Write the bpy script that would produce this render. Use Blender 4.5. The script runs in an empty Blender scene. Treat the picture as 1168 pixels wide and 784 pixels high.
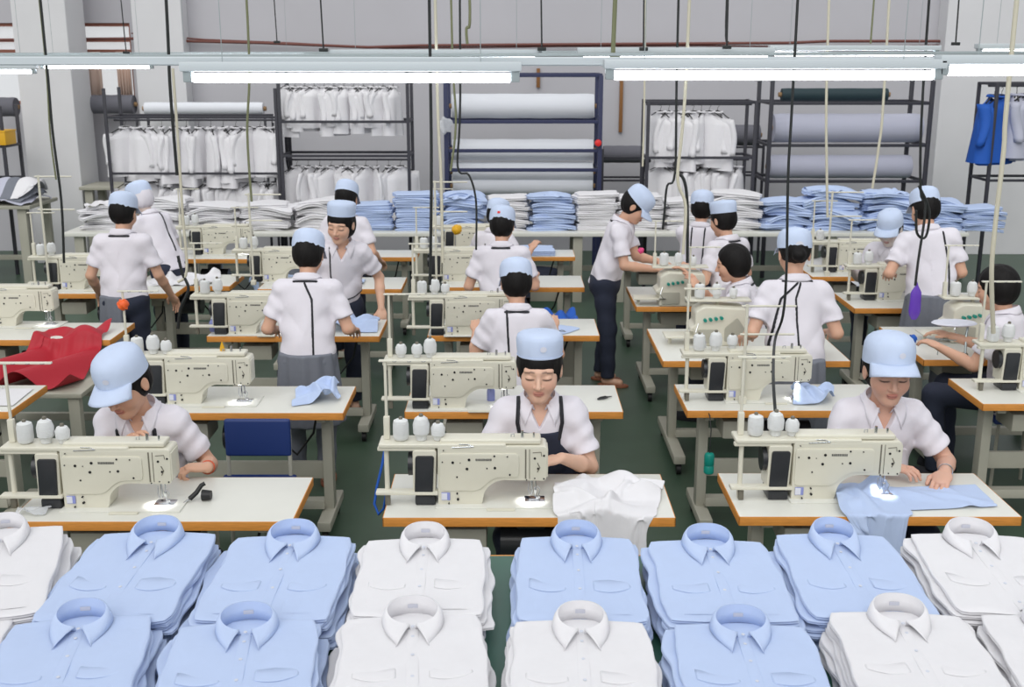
import bpy, bmesh, math, random
import numpy as np
from mathutils import Vector, Matrix
random.seed(7); np.random.seed(7)
S = bpy.context.scene
C = S.collection
PI = math.pi
# ---------------------------------------------------------------- camera, sky, exposure
CH, CF, CT = 2.6, 1290.0, math.radians(14.4)
cam_data = bpy.data.cameras.new('camera'); cam = bpy.data.objects.new('camera', cam_data); C.objects.link(cam)
cam.location = (0, 0, CH); cam.rotation_euler = (PI/2 - CT, 0, 0)
cam_data.sensor_width = 36; cam_data.lens = CF/1168*36; cam_data.clip_end = 100
cam_data.dof.use_dof = True; cam_data.dof.focus_distance = 4.6; cam_data.dof.aperture_fstop = 6.5
S.camera = cam
W = bpy.data.worlds.new('world'); S.world = W; W.use_nodes = True
bg = W.node_tree.nodes['Background']; bg.inputs[0].default_value = (.965, .98, 1, 1); bg.inputs[1].default_value = .66
sun_d = bpy.data.lights.new('added_sun', 'SUN'); sun_d.energy = 1.15; sun_d.angle = math.radians(50); sun_d.color = (1, .985, .96)  # soft sun added from behind the camera to shape and brighten upright surfaces
sun = bpy.data.objects.new('added_sun', sun_d); C.objects.link(sun); sun.rotation_euler = (math.radians(46), math.radians(-14), 0); sun.location = (0, 0, 6)
S.view_settings.view_transform = 'Standard'; S.view_settings.look = 'None'
S.view_settings.exposure = 0.27; S.view_settings.gamma = 1; S.view_settings.use_curve_mapping = False

def ray(px, py):
    u = (px-584)/CF; v = (392-py)/CF
    return (u, math.cos(CT)+v*math.sin(CT), -math.sin(CT)+v*math.cos(CT))
def at(px, py, z=.76):
    d = ray(px, py); t = (z-CH)/d[2]; return Vector((d[0]*t, d[1]*t, z))
def atY(px, py, Y):
    d = ray(px, py); t = Y/d[1]; return Vector((d[0]*t, Y, CH+d[2]*t))

# ---------------------------------------------------------------- materials
def srgb(r, g, b):
    f = lambda c: (c/255/12.92) if c/255 <= .04045 else ((c/255+.055)/1.055)**2.4
    return (f(r), f(g), f(b), 1)
def mat(name, col, rough=.6, metal=0, noise=0, scale=20, bump=0, bscale=60, stretch=(1,1,1), spec=.5, emit=0, trans=0, attr=None, sheen=0, alpha=1, sss=0):
    m = bpy.data.materials.new(name); m.use_nodes = True; nt = m.node_tree; N = nt.nodes; L = nt.links
    b = N['Principled BSDF']; c = srgb(*col)
    b.inputs['Base Color'].default_value = c; b.inputs['Roughness'].default_value = rough; b.inputs['Metallic'].default_value = metal
    b.inputs['Specular IOR Level'].default_value = spec
    if trans: b.inputs['Transmission Weight'].default_value = trans
    if alpha < 1: b.inputs['Alpha'].default_value = alpha
    if sheen: b.inputs['Sheen Weight'].default_value = sheen
    if sss:
        b.inputs['Subsurface Weight'].default_value = sss; b.inputs['Subsurface Radius'].default_value = (.01, .004, .002)
    if emit:
        b.inputs['Emission Color'].default_value = c; b.inputs['Emission Strength'].default_value = emit
    tc = N.new('ShaderNodeTexCoord'); mp = N.new('ShaderNodeMapping'); mp.inputs['Scale'].default_value = stretch
    L.new(tc.outputs['Object'], mp.inputs['Vector'])
    if noise or attr:
        n = N.new('ShaderNodeTexNoise'); n.inputs['Scale'].default_value = scale; n.inputs['Detail'].default_value = 5
        L.new(mp.outputs[0], n.inputs['Vector'])
        mx = N.new('ShaderNodeMix'); mx.data_type = 'RGBA'; mx.blend_type = 'MULTIPLY'; mx.inputs[0].default_value = 1
        rp = N.new('ShaderNodeMapRange'); rp.inputs['To Min'].default_value = 1-noise; rp.inputs['To Max'].default_value = 1+noise*.5
        L.new(n.outputs['Fac'], rp.inputs['Value'])
        mx.inputs[6].default_value = c; L.new(rp.outputs[0], mx.inputs[7])
        if attr:
            a = N.new('ShaderNodeAttribute'); a.attribute_name = attr
            L.new(a.outputs['Color'], mx.inputs[6])
        L.new(mx.outputs[2], b.inputs['Base Color'])
    if bump:
        n2 = N.new('ShaderNodeTexNoise'); n2.inputs['Scale'].default_value = bscale; n2.inputs['Detail'].default_value = 6
        n2.inputs['Distortion'].default_value = .6
        L.new(mp.outputs[0], n2.inputs['Vector'])
        bp = N.new('ShaderNodeBump'); bp.inputs['Strength'].default_value = bump; bp.inputs['Distance'].default_value = .01
        L.new(n2.outputs['Fac'], bp.inputs['Height']); L.new(bp.outputs[0], b.inputs['Normal'])
    return m
M = dict(
 wall=mat('wall_paint', (192,191,196), .9, noise=.08, scale=1.2),
 pilaster=mat('pillar_paint', (220,220,222), .85, noise=.06, scale=3),
 floor=mat('green_floor', (66,88,70), .42, noise=.35, scale=2.5, bump=.04, bscale=8),
 top=mat('laminate', (222,222,214), .35, noise=.05, scale=6),
 edge=mat('wood_edge', (224,150,68), .5, noise=.35, scale=8, stretch=(2,2,18)),
 frame=mat('table_frame_paint', (172,170,156), .5, noise=.1, scale=8),
 dark=mat('dark_plastic', (42,44,48), .3),
 black=mat('black_rubber', (22,22,24), .5),
 cream=mat('machine_enamel', (219,216,200), .32, noise=.04, scale=10),
 seam=mat('machine_recess', (112,108,96), .5),
 chrome=mat('chrome', (205,207,210), .15, metal=1),
 mark=mat('printed_mark', (108,108,104), .6),
 bluetag=mat('blue_sticker', (138,146,205), .5),
 whitetag=mat('white_sticker', (214,216,228), .5),
 led=mat('machine_light', (255,255,255), emit=4),
 thread=mat('white_thread', (226,228,228), .8, bump=.5, bscale=90, stretch=(.2,.2,6)),
 blue=mat('light_blue_cotton', (184,201,233), .85, noise=.03, scale=30, bump=.14, bscale=22),
 white=mat('white_cotton', (226,225,228), .85, noise=.03, scale=30, bump=.14, bscale=22),
 uniform=mat('uniform_cotton', (226,222,230), .85, noise=.03, scale=15, bump=.22, bscale=16),
 bluecap=mat('cap_cotton', (198,212,237), .85, noise=.04, scale=20, bump=.12, bscale=40),
 navy=mat('navy_cloth', (38,44,62), .85, noise=.15, scale=20, bump=.2, bscale=20),
 grey=mat('grey_cloth', (118,122,132), .85, noise=.1, scale=20, bump=.2, bscale=20),
 blackcloth=mat('black_cloth', (26,28,34), .85, bump=.2, bscale=20),
 strap=mat('black_strap', (26,27,34), .7),
 skin=mat('skin', (214,168,142), .5, noise=.05, scale=25, attr='tint', sss=.1),
 hair=mat('black_hair', (17,14,14), .6, spec=.25, noise=.3, scale=60, bump=.5, bscale=50, stretch=(1,1,.15)),
 red=mat('red_cloth', (176,22,42), .6, bump=.3, bscale=14),
 royal=mat('royal_blue_cloth', (28,88,180), .75, bump=.3, bscale=14),
 rackdark=mat('dark_steel', (52,52,60), .5),
 racknavy=mat('navy_steel', (44,50,84), .5),
 rollwhite=mat('white_fabric_roll', (226,229,235), .8, noise=.05, scale=8, stretch=(.3,3,3), bump=.15, bscale=10),
 rolllilac=mat('lilac_fabric_roll', (186,188,204), .8, noise=.05, scale=8, stretch=(.3,3,3), bump=.15, bscale=10),
 rolldark=mat('dark_green_roll', (30,52,58), .7),
 rollgrey=mat('grey_fabric_roll', (104,104,112), .8),
 card=mat('cardboard', (150,120,86), .9),
 lampbody=mat('lamp_enamel', (196,204,208), .4),
 tube=mat('fluorescent_tube', (245,250,255), emit=9),
 zinc=mat('galvanised_steel', (166,176,178), .35, metal=.6),
 rust=mat('red_brown_pipe', (112,66,58), .6),
 cordblack=mat('black_cable', (30,34,34), .5),
 cordcream=mat('cream_cable', (205,200,180), .6),
 cordgreen=mat('green_cable', (120,124,92), .6),
 green=mat('green_table', (56,102,88), .4, noise=.12, scale=4),
 teal=mat('teal_plastic', (20,140,125), .35),
 orange=mat('orange_plastic', (240,100,40), .5),
 yellow=mat('yellow_plastic', (226,172,30), .5),
 pink=mat('pink_plastic', (226,70,130), .5),
 purple=mat('purple_film', (112,70,196), .25, alpha=.85),
 film=mat('clear_film', (225,228,232), .15, alpha=.45),
 bluechair=mat('blue_seat', (28,52,110), .5),
 glass=mat('window_glass', (240,245,250), .05, alpha=.15),
 curtain=mat('curtain', (214,190,176), .9),
 windowframe=mat('window_frame', (150,96,80), .6),
 shoe=mat('brown_sandal', (140,86,60), .6),
 button=mat('shirt_button', (206,210,222), .3),
 labelm=mat('neck_label', (190,192,204), .7),
 redball=mat('red_knob', (226,40,40), .4),
 bracelet=mat('orange_bracelet', (214,104,72), .5),
 brownwood=mat('brown_wood', (140,96,52), .7, noise=.2),
)

# ---------------------------------------------------------------- tagging and mesh helpers
def tag(o, label=None, cat=None, group=None, kind=None):
    if label: o['label'] = label
    if cat: o['category'] = cat
    if group: o['group'] = group
    if kind: o['kind'] = kind
    return o
def empty(name, loc, rz=0, label=None, cat=None, group=None):
    o = bpy.data.objects.new(name, None); C.objects.link(o); o.location = loc; o.rotation_euler = (0, 0, rz)
    o.empty_display_size = .1
    return tag(o, label, cat, group)
def link(name, me, m, parent=None):
    o = bpy.data.objects.new(name, me); C.objects.link(o); o.parent = parent
    if m: me.materials.append(m)
    return o
def fin(name, bm, m, parent=None, loc=(0,0,0), rot=(0,0,0), smooth=35):
    me = bpy.data.meshes.new(name); bmesh.ops.recalc_face_normals(bm, faces=bm.faces); bm.to_mesh(me); bm.free()
    if smooth:
        me.shade_smooth(); me.set_sharp_from_angle(angle=math.radians(smooth))
    o = link(name, me, m, parent); o.location = loc; o.rotation_euler = rot
    return o
def dup(o, parent=None):
    c = o.copy(); C.objects.link(c); c.parent = parent
    for ch in list(o.children): dup(ch, c)
    return c
B = bmesh.new
def rbox(bm, c, s, r=.004, seg=2, rot=None):
    g = bmesh.ops.create_cube(bm, size=1); vs = g['verts']
    bmesh.ops.scale(bm, vec=s, verts=vs)
    if r:
        es = list({e for v in vs for e in v.link_edges})
        g2 = bmesh.ops.bevel(bm, geom=es, offset=min(r, min(s)*.49), segments=seg, affect='EDGES', profile=.6)
        vs = list({v for f in g2['faces'] for v in f.verts} | {v for v in vs if v.is_valid})
    if rot: bmesh.ops.rotate(bm, cent=(0,0,0), matrix=rot, verts=vs)
    bmesh.ops.translate(bm, vec=c, verts=vs)
    return vs
def ring(bm, c, n, a, b, u, v):
    return [bm.verts.new(c + u*(a*math.cos(2*PI*i/n)) + v*(b*math.sin(2*PI*i/n))) for i in range(n)]
def bridge(bm, r0, r1):
    n = len(r0)
    for i in range(n): bm.faces.new((r0[i], r0[(i+1) % n], r1[(i+1) % n], r1[i]))
def tube(bm, pts, r, n=8, caps=True, r1=None):
    pts = [Vector(p) for p in pts]; prev = None; k = len(pts)
    u = None
    for i, p in enumerate(pts):
        d = (pts[min(i+1, k-1)] - pts[max(i-1, 0)]).normalized()
        if u is None: u = d.orthogonal().normalized()
        u = (u - d*u.dot(d)).normalized(); v = d.cross(u)
        rr = r if r1 is None else r + (r1-r)*i/(k-1)
        R = ring(bm, p, n, rr, rr, u, v)
        if prev: bridge(bm, prev, R)
        elif caps: bm.faces.new(list(reversed(R)))
        prev = R
    if caps: bm.faces.new(prev)
def cyl(bm, p0, p1, r, n=16, r1=None): tube(bm, [p0, p1], r, n, True, r1)
def lathe(bm, c, prof, n=20, sx=1, sy=1):
    prev = None; c = Vector(c)
    for (r, z) in prof:
        R = ring(bm, c+Vector((0,0,z)), n, max(r, .0004)*sx, max(r, .0004)*sy, Vector((1,0,0)), Vector((0,1,0)))
        if prev: bridge(bm, prev, R)
        else: bm.faces.new(list(reversed(R)))
        prev = R
    bm.faces.new(prev)
def prism(bm, poly, y0, y1, bev=.004, seg=2):
    vs = [bm.verts.new((x, y0, z)) for x, z in poly]; f = bm.faces.new(vs)
    g = bmesh.ops.extrude_face_region(bm, geom=[f]); nv = [e for e in g['geom'] if isinstance(e, bmesh.types.BMVert)]
    bmesh.ops.translate(bm, vec=(0, y1-y0, 0), verts=nv)
    if bev:
        es = [e for v in nv+vs for e in v.link_edges if abs(e.verts[0].co.y-e.verts[1].co.y) < 1e-6]
        bmesh.ops.bevel(bm, geom=list(set(es)), offset=bev, segments=seg, affect='EDGES', profile=.6)
    ng = [f_ for f_ in bm.faces if len(f_.verts) > 4]
    if ng: bmesh.ops.triangulate(bm, faces=ng, ngon_method='EAR_CLIP')
def rpoly(pts, r, seg=4):
    out = []; n = len(pts)
    for i in range(n):
        p = Vector(pts[i]); a = Vector(pts[i-1]); b = Vector(pts[(i+1) % n])
        ri = r[i] if isinstance(r, (list, tuple)) else r
        if ri <= 0: out.append(tuple(p)); continue
        da = (a-p); db = (b-p); ri = min(ri, da.length*.49, db.length*.49)
        p0 = p+da.normalized()*ri; p1 = p+db.normalized()*ri
        for k in range(seg+1):
            t = k/seg; q = p0*(1-t)**2+p*2*t*(1-t)+p1*t*t; out.append(tuple(q))
    return out
def grid(bm, P):
    V = [[bm.verts.new(p) for p in row] for row in P]
    for i in range(len(V)-1):
        for j in range(len(V[0])-1): bm.faces.new((V[i][j], V[i+1][j], V[i+1][j+1], V[i][j+1]))
    return V
def solid(o, t, off=0):
    md = o.modifiers.new('thickness', 'SOLIDIFY'); md.thickness = t; md.offset = off; return o
def sm(a, b, x):
    t = min(1, max(0, (x-a)/(b-a))); return t*t*(3-2*t)
ORD = ['first','second','third','fourth','fifth','sixth','seventh','eighth','ninth','tenth','eleventh','twelfth','thirteenth','fourteenth','fifteenth']

# ---------------------------------------------------------------- distance-field bodies
F4 = np.float32
def nets(D, org, h):
    I = D < 0
    s = np.zeros(tuple(n-1 for n in D.shape), np.int8)
    offs = [(a, b, c) for a in (0,1) for b in (0,1) for c in (0,1)]
    sl = lambda a, n: slice(a, n-1+a)
    for a, b, c in offs: s += I[sl(a, D.shape[0]), sl(b, D.shape[1]), sl(c, D.shape[2])]
    act = np.argwhere((s > 0) & (s < 8))
    vid = np.full(s.shape, -1, np.int32); vid[tuple(act.T)] = np.arange(len(act))
    acc = np.zeros((len(act), 3)); cnt = np.zeros(len(act))
    for ax in range(3):
        e = [0,0,0]; e[ax] = 1
        for o in offs:
            if o[ax]: continue
            a = act+np.array(o); b = a+np.array(e)
            da = D[tuple(a.T)]; db = D[tuple(b.T)]; m = (da < 0) != (db < 0)
            t = da[m]/(da[m]-db[m]); p = a[m].astype(float); p[:, ax] += t
            acc[m] += p; cnt[m] += 1
    V = acc/cnt[:, None]*h+np.array(org)
    Fs = []
    for ax in range(3):
        u, w = (ax+1) % 3, (ax+2) % 3
        n = list(D.shape); A = [slice(None)]*3; Bq = [slice(None)]*3
        A[ax] = slice(0, n[ax]-1); Bq[ax] = slice(1, n[ax])
        ia = I[tuple(A)]; ib = I[tuple(Bq)]
        ed = np.argwhere(ia != ib)
        ed = ed[(ed[:, u] > 0) & (ed[:, w] > 0) & (ed[:, u] < n[u]-1) & (ed[:, w] < n[w]-1)]
        if not len(ed): continue
        fl = ia[tuple(ed.T)]
        def cell(du, dw):
            q = ed.copy(); q[:, u] += du; q[:, w] += dw; return vid[tuple(q.T)]
        q = np.stack([cell(-1,-1), cell(0,-1), cell(0,0), cell(-1,0)], 1)
        q[~fl] = q[~fl][:, ::-1]
        Fs.append(q)
    Fq = np.concatenate(Fs); Fq = Fq[(Fq >= 0).all(1)]
    return V, Fq
def sdf_mesh(name, fn, lo, hi, h, m, parent, relax=2, tint=None):
    bs = 8; lo = np.array(lo, float); hi = np.array(hi, float)
    nb = np.ceil((hi-lo)/(h*bs)).astype(int); n = nb*bs+1
    D = np.full(tuple(n), 1, F4)
    g = np.stack(np.meshgrid(*[np.arange(k) for k in nb], indexing='ij'), -1).reshape(-1, 3)
    ctr = (lo+(g+.5)*h*bs).astype(F4)
    d = np.concatenate([fn(c) for c in np.array_split(ctr, max(1, len(ctr)//60000))])
    rad = h*bs*.87*1.25+.02
    near = np.abs(d) < rad
    inn = g[d <= -rad]
    for b in inn: D[b[0]*bs:b[0]*bs+bs+1, b[1]*bs:b[1]*bs+bs+1, b[2]*bs:b[2]*bs+bs+1] = -1
    q = np.stack(np.meshgrid(*[np.arange(bs+1)]*3, indexing='ij'), -1).reshape(-1, 3)
    kb = g[near]
    for part in np.array_split(kb, max(1, len(kb)//250)):
        if not len(part): continue
        P = (part[:, None, :]*bs+q[None]).reshape(-1, 3)
        D[tuple(P.T)] = fn((lo+P*h).astype(F4))
    V, Fq = nets(D, lo, h)
    # light smoothing of the surface
    for _ in range(relax):
        acc = np.zeros_like(V); cnt = np.zeros(len(V))
        for k in range(4):
            a = Fq[:, k]; b = Fq[:, (k+1) % 4]
            for c in range(3): acc[:, c] += np.bincount(a, V[b, c], len(V))+np.bincount(b, V[a, c], len(V))
            cnt += np.bincount(a, minlength=len(V))+np.bincount(b, minlength=len(V))
        V = V*.5+.5*acc/np.maximum(cnt, 1)[:, None]
    me = bpy.data.meshes.new(name)
    me.vertices.add(len(V)); me.vertices.foreach_set('co', V.astype(F4).ravel())
    me.loops.add(Fq.size); me.loops.foreach_set('vertex_index', Fq.astype(np.int32).ravel())
    me.polygons.add(len(Fq)); me.polygons.foreach_set('loop_start', np.arange(0, Fq.size, 4, dtype=np.int32))
    me.update(calc_edges=True); me.shade_smooth()
    if tint is not None:
        col = tint(V); ca = me.color_attributes.new('tint', 'FLOAT_COLOR', 'POINT')
        ca.data.foreach_set('color', np.concatenate([col, np.ones((len(V), 1))], 1).astype(F4).ravel())
    return link(name, me, m, parent)
def smin(a, b, k):
    if k <= 0: return np.minimum(a, b)
    h = np.maximum(k-np.abs(a-b), 0)/k
    return np.minimum(a, b)-h*h*k*.25
def smax(a, b, k): return -smin(-a, -b, k)
def rcone(P, a, b, ra, rb):
    a = np.array(a, F4); b = np.array(b, F4); ba = b-a; l2 = float(ba@ba)+1e-9
    t = np.clip(((P-a)@ba)/l2, 0, 1).astype(F4)
    d = P-a-t[:, None]*ba
    return np.sqrt((d*d).sum(1))-(ra+(rb-ra)*t)
def ellip(P, c, r, R=None):
    q = P-np.array(c, F4)
    if R is not None: q = q@R.astype(F4)
    r = np.array(r, F4)
    k0 = np.sqrt(((q/r)**2).sum(1)); k1 = np.sqrt(((q/(r*r))**2).sum(1))+1e-6
    return k0*(k0-1)/k1
def pline2(x, z, pts):
    d = None
    for (a, b) in zip(pts[:-1], pts[1:]):
        ax, az = a; bx, bz = b; ex, ez = bx-ax, bz-az
        t = np.clip(((x-ax)*ex+(z-az)*ez)/(ex*ex+ez*ez+1e-9), 0, 1)
        q = np.sqrt((x-ax-t*ex)**2+(z-az-t*ez)**2); d = q if d is None else np.minimum(d, q)
    return d
def rx(a): c, s = math.cos(a), math.sin(a); return np.array([[1,0,0],[0,c,-s],[0,s,c]])
def ry(a): c, s = math.cos(a), math.sin(a); return np.array([[c,0,s],[0,1,0],[-s,0,c]])
def rz(a): c, s = math.cos(a), math.sin(a); return np.array([[c,-s,0],[s,c,0],[0,0,1]])
D2R = PI/180
def nrm(v): v = np.array(v, float); return v/(np.linalg.norm(v)+1e-9)
# ---------------------------------------------------------------- collar (used by folded shirts and worn shirts)
def collar_mesh(bm, a=.068, b=.048, hb=.045, hf=.016, out=.014, px=.052, py=-.105, gap=.008, open_=0, nu=36, zt=0, lz=.004):
    rows = [[], [], [], [], [], [], []]
    for i in range(nu+1):
        u = -1+2*i/nu; au = abs(u); th = PI/2-u*PI*.965
        cx, cy = math.cos(th), math.sin(th)
        front = sm(.45, 1, au)
        zt_ = zt+hb+(hf-hb)*sm(.1, 1, au)
        sgn = 1 if u > 0 else -1
        T = Vector((a*cx, b*cy, zt_))
        if au > .8: T.x += sgn*open_*sm(.8, 1, au)
        Bp = Vector((a*.93*cx, b*.93*cy, zt+.0))
        Bp.x += sgn*open_*.6*sm(.8, 1, au)
        Ob = Vector(((a+out)*cx, (b+out)*cy, zt+lz))
        Of = Vector((sgn*px, py, zt+lz))
        k = min(1, max(0, (au-.46)/.54))
        O = Ob*(1-k)+Of*k
        # side bow so that the leaf lies outside the neck
        if .35 < au < 1: O.x += sgn*.008*math.sin((au-.35)/.65*PI)
        rows[0].append(Bp); rows[1].append(Bp.lerp(T, .6)+Vector((cx, cy, 0))*.001); rows[2].append(T)
        n = Vector((cx, cy, 0))
        rows[3].append(T+n*.004+Vector((0,0,-.0015)))
        rows[4].append(T.lerp(O, .35)+n*.004+Vector((0,0,.004)))
        rows[5].append(T.lerp(O, .7)+n*.002+Vector((0,0,.004)))
        rows[6].append(O)
    grid(bm, rows)

# ---------------------------------------------------------------- people
def cap_parts(root, Hm, hs, kind, tone, emblem=True, visor_yaw=0, tilt=8, arch=False):
    """cap as crown, visor, button; Hm = head matrix (4x4) in person space"""
    def prof(t):   # t 0 band .. 1 top
        return [(1.0,0),(1.0,.022),(.99,.045),(.95,.066),(.86,.083),(.70,.095),(.48,.103),(.24,.107),(.02,.108)] if kind != 'flat' else [(.93,0),(.95,.022),(.965,.05),(.97,.072),(.93,.088),(.80,.097),(.55,.102),(.28,.104),(.02,.105)]
    PR = prof(0); A, Bq = .088, .106
    bm = B(); n = 48; prev = None
    def pt(i, r, z, off=0):
        ph = 2*PI*i/n; seam = min(abs(((ph+PI/6) % (PI/3))-PI/6)/(.06), 1)
        k = 1-.012*(1-seam)+.008*math.sin(3*ph+z*60)
        return Vector(((A*r+off)*math.cos(ph)*k, (Bq*r+off)*math.sin(ph)*k, z*(1 if kind != 'flat' else .86)))
    for r, z in [(.97, .006)]+PR:
        R = [bm.verts.new(pt(i, r, z)) for i in range(n)]
        if prev: bridge(bm, prev, R)
        prev = R
    bm.faces.new(prev)
    if arch:   # adjustment opening over the nape: dark half moon with a strap under it
        pass
    M4 = Hm @ Matrix.Translation((0, (.010 if kind != 'flat' else .020)*hs, (.036 if kind != 'flat' else .052)*hs)) @ Matrix.Rotation(math.radians(tilt), 4, 'X') @ Matrix.Scale(hs, 4)
    M4 = M4 @ Matrix.Rotation(math.radians(visor_yaw), 4, 'Z')
    cap = fin('cap', bm, M[tone], root, smooth=50); cap.matrix_local = M4
    solid(cap, .002)
    bm = B(); rows = []
    for (r, z) in PR[1:4]:     # stitched band
        pass
    b2 = B(); lathe(b2, (0, 0, .106 if kind != 'flat' else .089), [(.002,0),(.008,.001),(.007,.004),(.002,.006)], 12)
    fin('cap_button', b2, M[tone], cap)
    if kind == 'visor':
        rows = []
        for s in range(7):
            t = s/6; row = []
            for i in range(17):
                ph = -PI/2+(i/16-.5)*2*math.radians(62); c0, s0 = math.cos(ph), math.sin(ph)
                L = .068*math.cos((i/16-.5)*2*math.radians(60))**.6
                p = Vector((A*c0*.995, Bq*s0*.995, .006)); q = p+Vector((c0*.25, -1, 0)).normalized()*L
                x = p.lerp(q, t); x.z -= .012*t*t+.02*((i/8-1)**2)*t+.012*t
                row.append(x)
            rows.append(row)
        bm = B(); grid(bm, rows); v = fin('visor', bm, M[tone], cap, smooth=60); solid(v, .003)
    if emblem:
        rows = []
        for a in range(7):
            row = []
            for j in range(9):
                th = 2*PI*j/8; rr = .011*a/6
                ph = -PI/2+.20+rr*math.cos(th)/A*1.1; z = .040+rr*math.sin(th)
                row.append(pt(ph/(2*PI)*n, 1.0, z/(1 if kind != 'flat' else .86), .0022))
            rows.append(row)
        bm = B(); grid(bm, rows); fin('emblem', bm, M['whitetag'], cap, smooth=60)
    if arch:
        rows = []
        for a in range(6):
            row = []
            for j in range(13):
                th = PI*j/12; ph = PI/2+(.020*a/5)*math.cos(th)/A; z = .016+.017*(a/5)*math.sin(th)
                row.append(pt(ph/(2*PI)*n, 1.0, z/(1 if kind != 'flat' else .86), .0022))
            rows.append(row)
        bm = B(); grid(bm, rows); fin('cap_opening', bm, M['whitetag'], cap, smooth=60)
    return cap

def person(label, loc, rot=0, pz=.55, seated=True, lean=12, side=0, twist=0, head=(30,0,0), hl=None, hr=None, cap='visor', arch=False,
           hair='nape', straps=(), apron=None, res=.008, s=1.0, hs=1.1, trousers='navy', skincol=(214,168,142), collar=True, vneck=True,
           sleeve=.72, curl=(.5,.5), emblem=True, eh=None, shirt='uniform', palm=None, feet=None, cap_tilt=0, hairmat='hair', bracelet=None, tuck=None, torso_k=1.0, tones=None, pose_dir=(None,None)):
    root = empty('person', loc, rot*D2R, label, 'person')
    R = rz(twist*D2R)@ry(side*D2R)@rx(lean*D2R); o = np.array([0, 0, pz])
    T = lambda x, y, z: R@(np.array([x, y, z*torso_k])*s)+o
    if tuck is None: tuck = -.13 if seated else (-.03 if apron else -.06)
    def tq(P): return ((P-o.astype(F4))@R.astype(F4))/s
    Hr = rz(head[1]*D2R)@ry(head[2]*D2R)@rx(head[0]*D2R)
    nb = T(0, .0, .45); ntop = T(0, -.015, .515)
    hc = ntop+Hr@(np.array([0, -.012, .092])*hs)
    Hm = Matrix([[*Hr[0], hc[0]], [*Hr[1], hc[1]], [*Hr[2], hc[2]], [0,0,0,1]])
    def hq(P): return ((P-hc.astype(F4))@Hr.astype(F4))/hs
    # arms
    arms = []
    for sg, tgt in ((1, hl), (-1, hr)):
        Sx = T(sg*.152, 0, .412); l1, l2 = .262*s, .232*s
        if tgt is None: tgt = T(sg*.22, -.02, -.05)
        tgt = np.array(tgt, float); d = tgt-Sx; L = np.linalg.norm(d); L2 = min(L, (l1+l2)*.985); tgt = Sx+d/L*L2
        a = (l1*l1-l2*l2+L2*L2)/(2*L2); hh = math.sqrt(max(l1*l1-a*a, 1e-6))
        hint = np.array(eh if eh is not None else (.38, .15, -1), float)*np.array([sg,1,1])
        dn = d/L; hv = nrm(hint-dn*(hint@dn))
        E = Sx+dn*a+hv*hh; arms.append((sg, Sx, E, tgt))
    def hand(P, W, E, sg, k, d0):
        fd = nrm(W-E) if k is None else nrm(k)
        up = np.array([0,0,1.0]); n = nrm(up-fd*(up@fd)); side_ = np.cross(fd, n)*1.0      # back of hand up
        th = -sg     # thumb towards the middle of the body
        if np.dot(side_, R[:, 0])*th < 0: side_ = -side_
        tv = side_                                                   # points to thumb side
        hz = s*1.05
        Rm = np.stack([tv, fd, n], 1)
        pc = W+fd*.045*hz
        d = smin(d0, ellip(P, pc, (.038*hz, .05*hz, .017*hz), Rm), .015)
        cu = curl[0 if sg > 0 else 1]
        for fi, (off, ln) in enumerate(((.027,.068), (.009,.078), (-.010,.072), (-.027,.056))):
            base = W+fd*.085*hz+tv*off*hz; dirv = nrm(fd+tv*off*2.0); p = base-dirv*.02; r0 = .0088*hz
            cc = cu*(1+.12*fi); df = None
            for sgm in range(3):
                ang = cc*(sgm+.6)*.75; dv = dirv*math.cos(ang)-n*math.sin(ang)
                q = p+dv*(ln*hz*(.62 if sgm == 0 else .34 if sgm == 1 else .28))
                c = rcone(P, p, q, r0, r0*.9); df = c if df is None else smin(df, c, .004); p = q; r0 *= .9
            d = smin(d, df, .003)
        b0 = W+fd*.03*hz+tv*.025*hz; b1 = b0+(fd*.6+tv*.7-n*.25)*.032*hz; b2 = b1+(fd*.95+tv*.1-n*.4)*.03*hz
        d = smin(d, smin(rcone(P, b0, b1, .0125*hz, .0105*hz), rcone(P, b1, b2, .0105*hz, .009*hz), .004), .008)
        return d
    def headsdf(P):
        q = hq(P); x = np.abs(q[:, 0]); qa = q.copy(); qa[:, 0] = x
        d = ellip(q, (0,.014,.030), (.074,.092,.082))
        d = smin(d, ellip(q, (0,-.018,-.028), (.060,.068,.080)), .03)
        d = smin(d, ellip(q, (0,-.055,-.090), (.026,.024,.020)), .03)
        d = smin(d, ellip(qa, (.034,-.050,-.030), (.028,.030,.030)), .02)
        d = smin(d, rcone(qa, (.006,-.080,.020), (.046,-.066,.022), .009, .007), .014)
        d = smax(d, -ellip(qa, (.031,-.096,.002), (.019,.014,.012)), .010)
        d = smin(d, ellip(qa, (.031,-.0715,-.001), (.0165,.013,.0105)), .004)
        d = smin(d, rcone(q, (0,-.082,.008), (0,-.1015,-.030), .006, .0105), .010)
        d = smin(d, ellip(qa, (.0115,-.090,-.034), (.0075,.009,.007)), .005)
        d = smin(d, ellip(q, (0,-.0850,-.0560), (.019,.0075,.0045)), .004)
        d = smin(d, ellip(q, (0,-.0840,-.0645), (.016,.008,.0055)), .004)
        d = smax(d, -ellip(q, (0,-.096,-.0600), (.022,.0045,.0014)), .002)
        e = ellip(qa, (.0765,.012,-.004), (.009,.019,.031))
        e = smax(e, -ellip(qa, (.0865,.006,-.002), (.006,.011,.020)), .004)
        return smin(d, e, .006)*hs
    legs = []
    for i, sg in enumerate((1, -1)):
        hip = o+np.array([sg*.085*s, 0, -.02])
        if seated: kn = np.array([sg*.13*s, -.40*s, pz-.06]); an = np.array([sg*.12*s, -.36*s, .09])
        else:
            f = (feet[i] if feet else (sg*.09, 0)); an = np.array([f[0], f[1], .09]); kn = (hip+an)/2+np.array([sg*.008, -.02, 0])
        legs.append((hip, kn, an))
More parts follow.
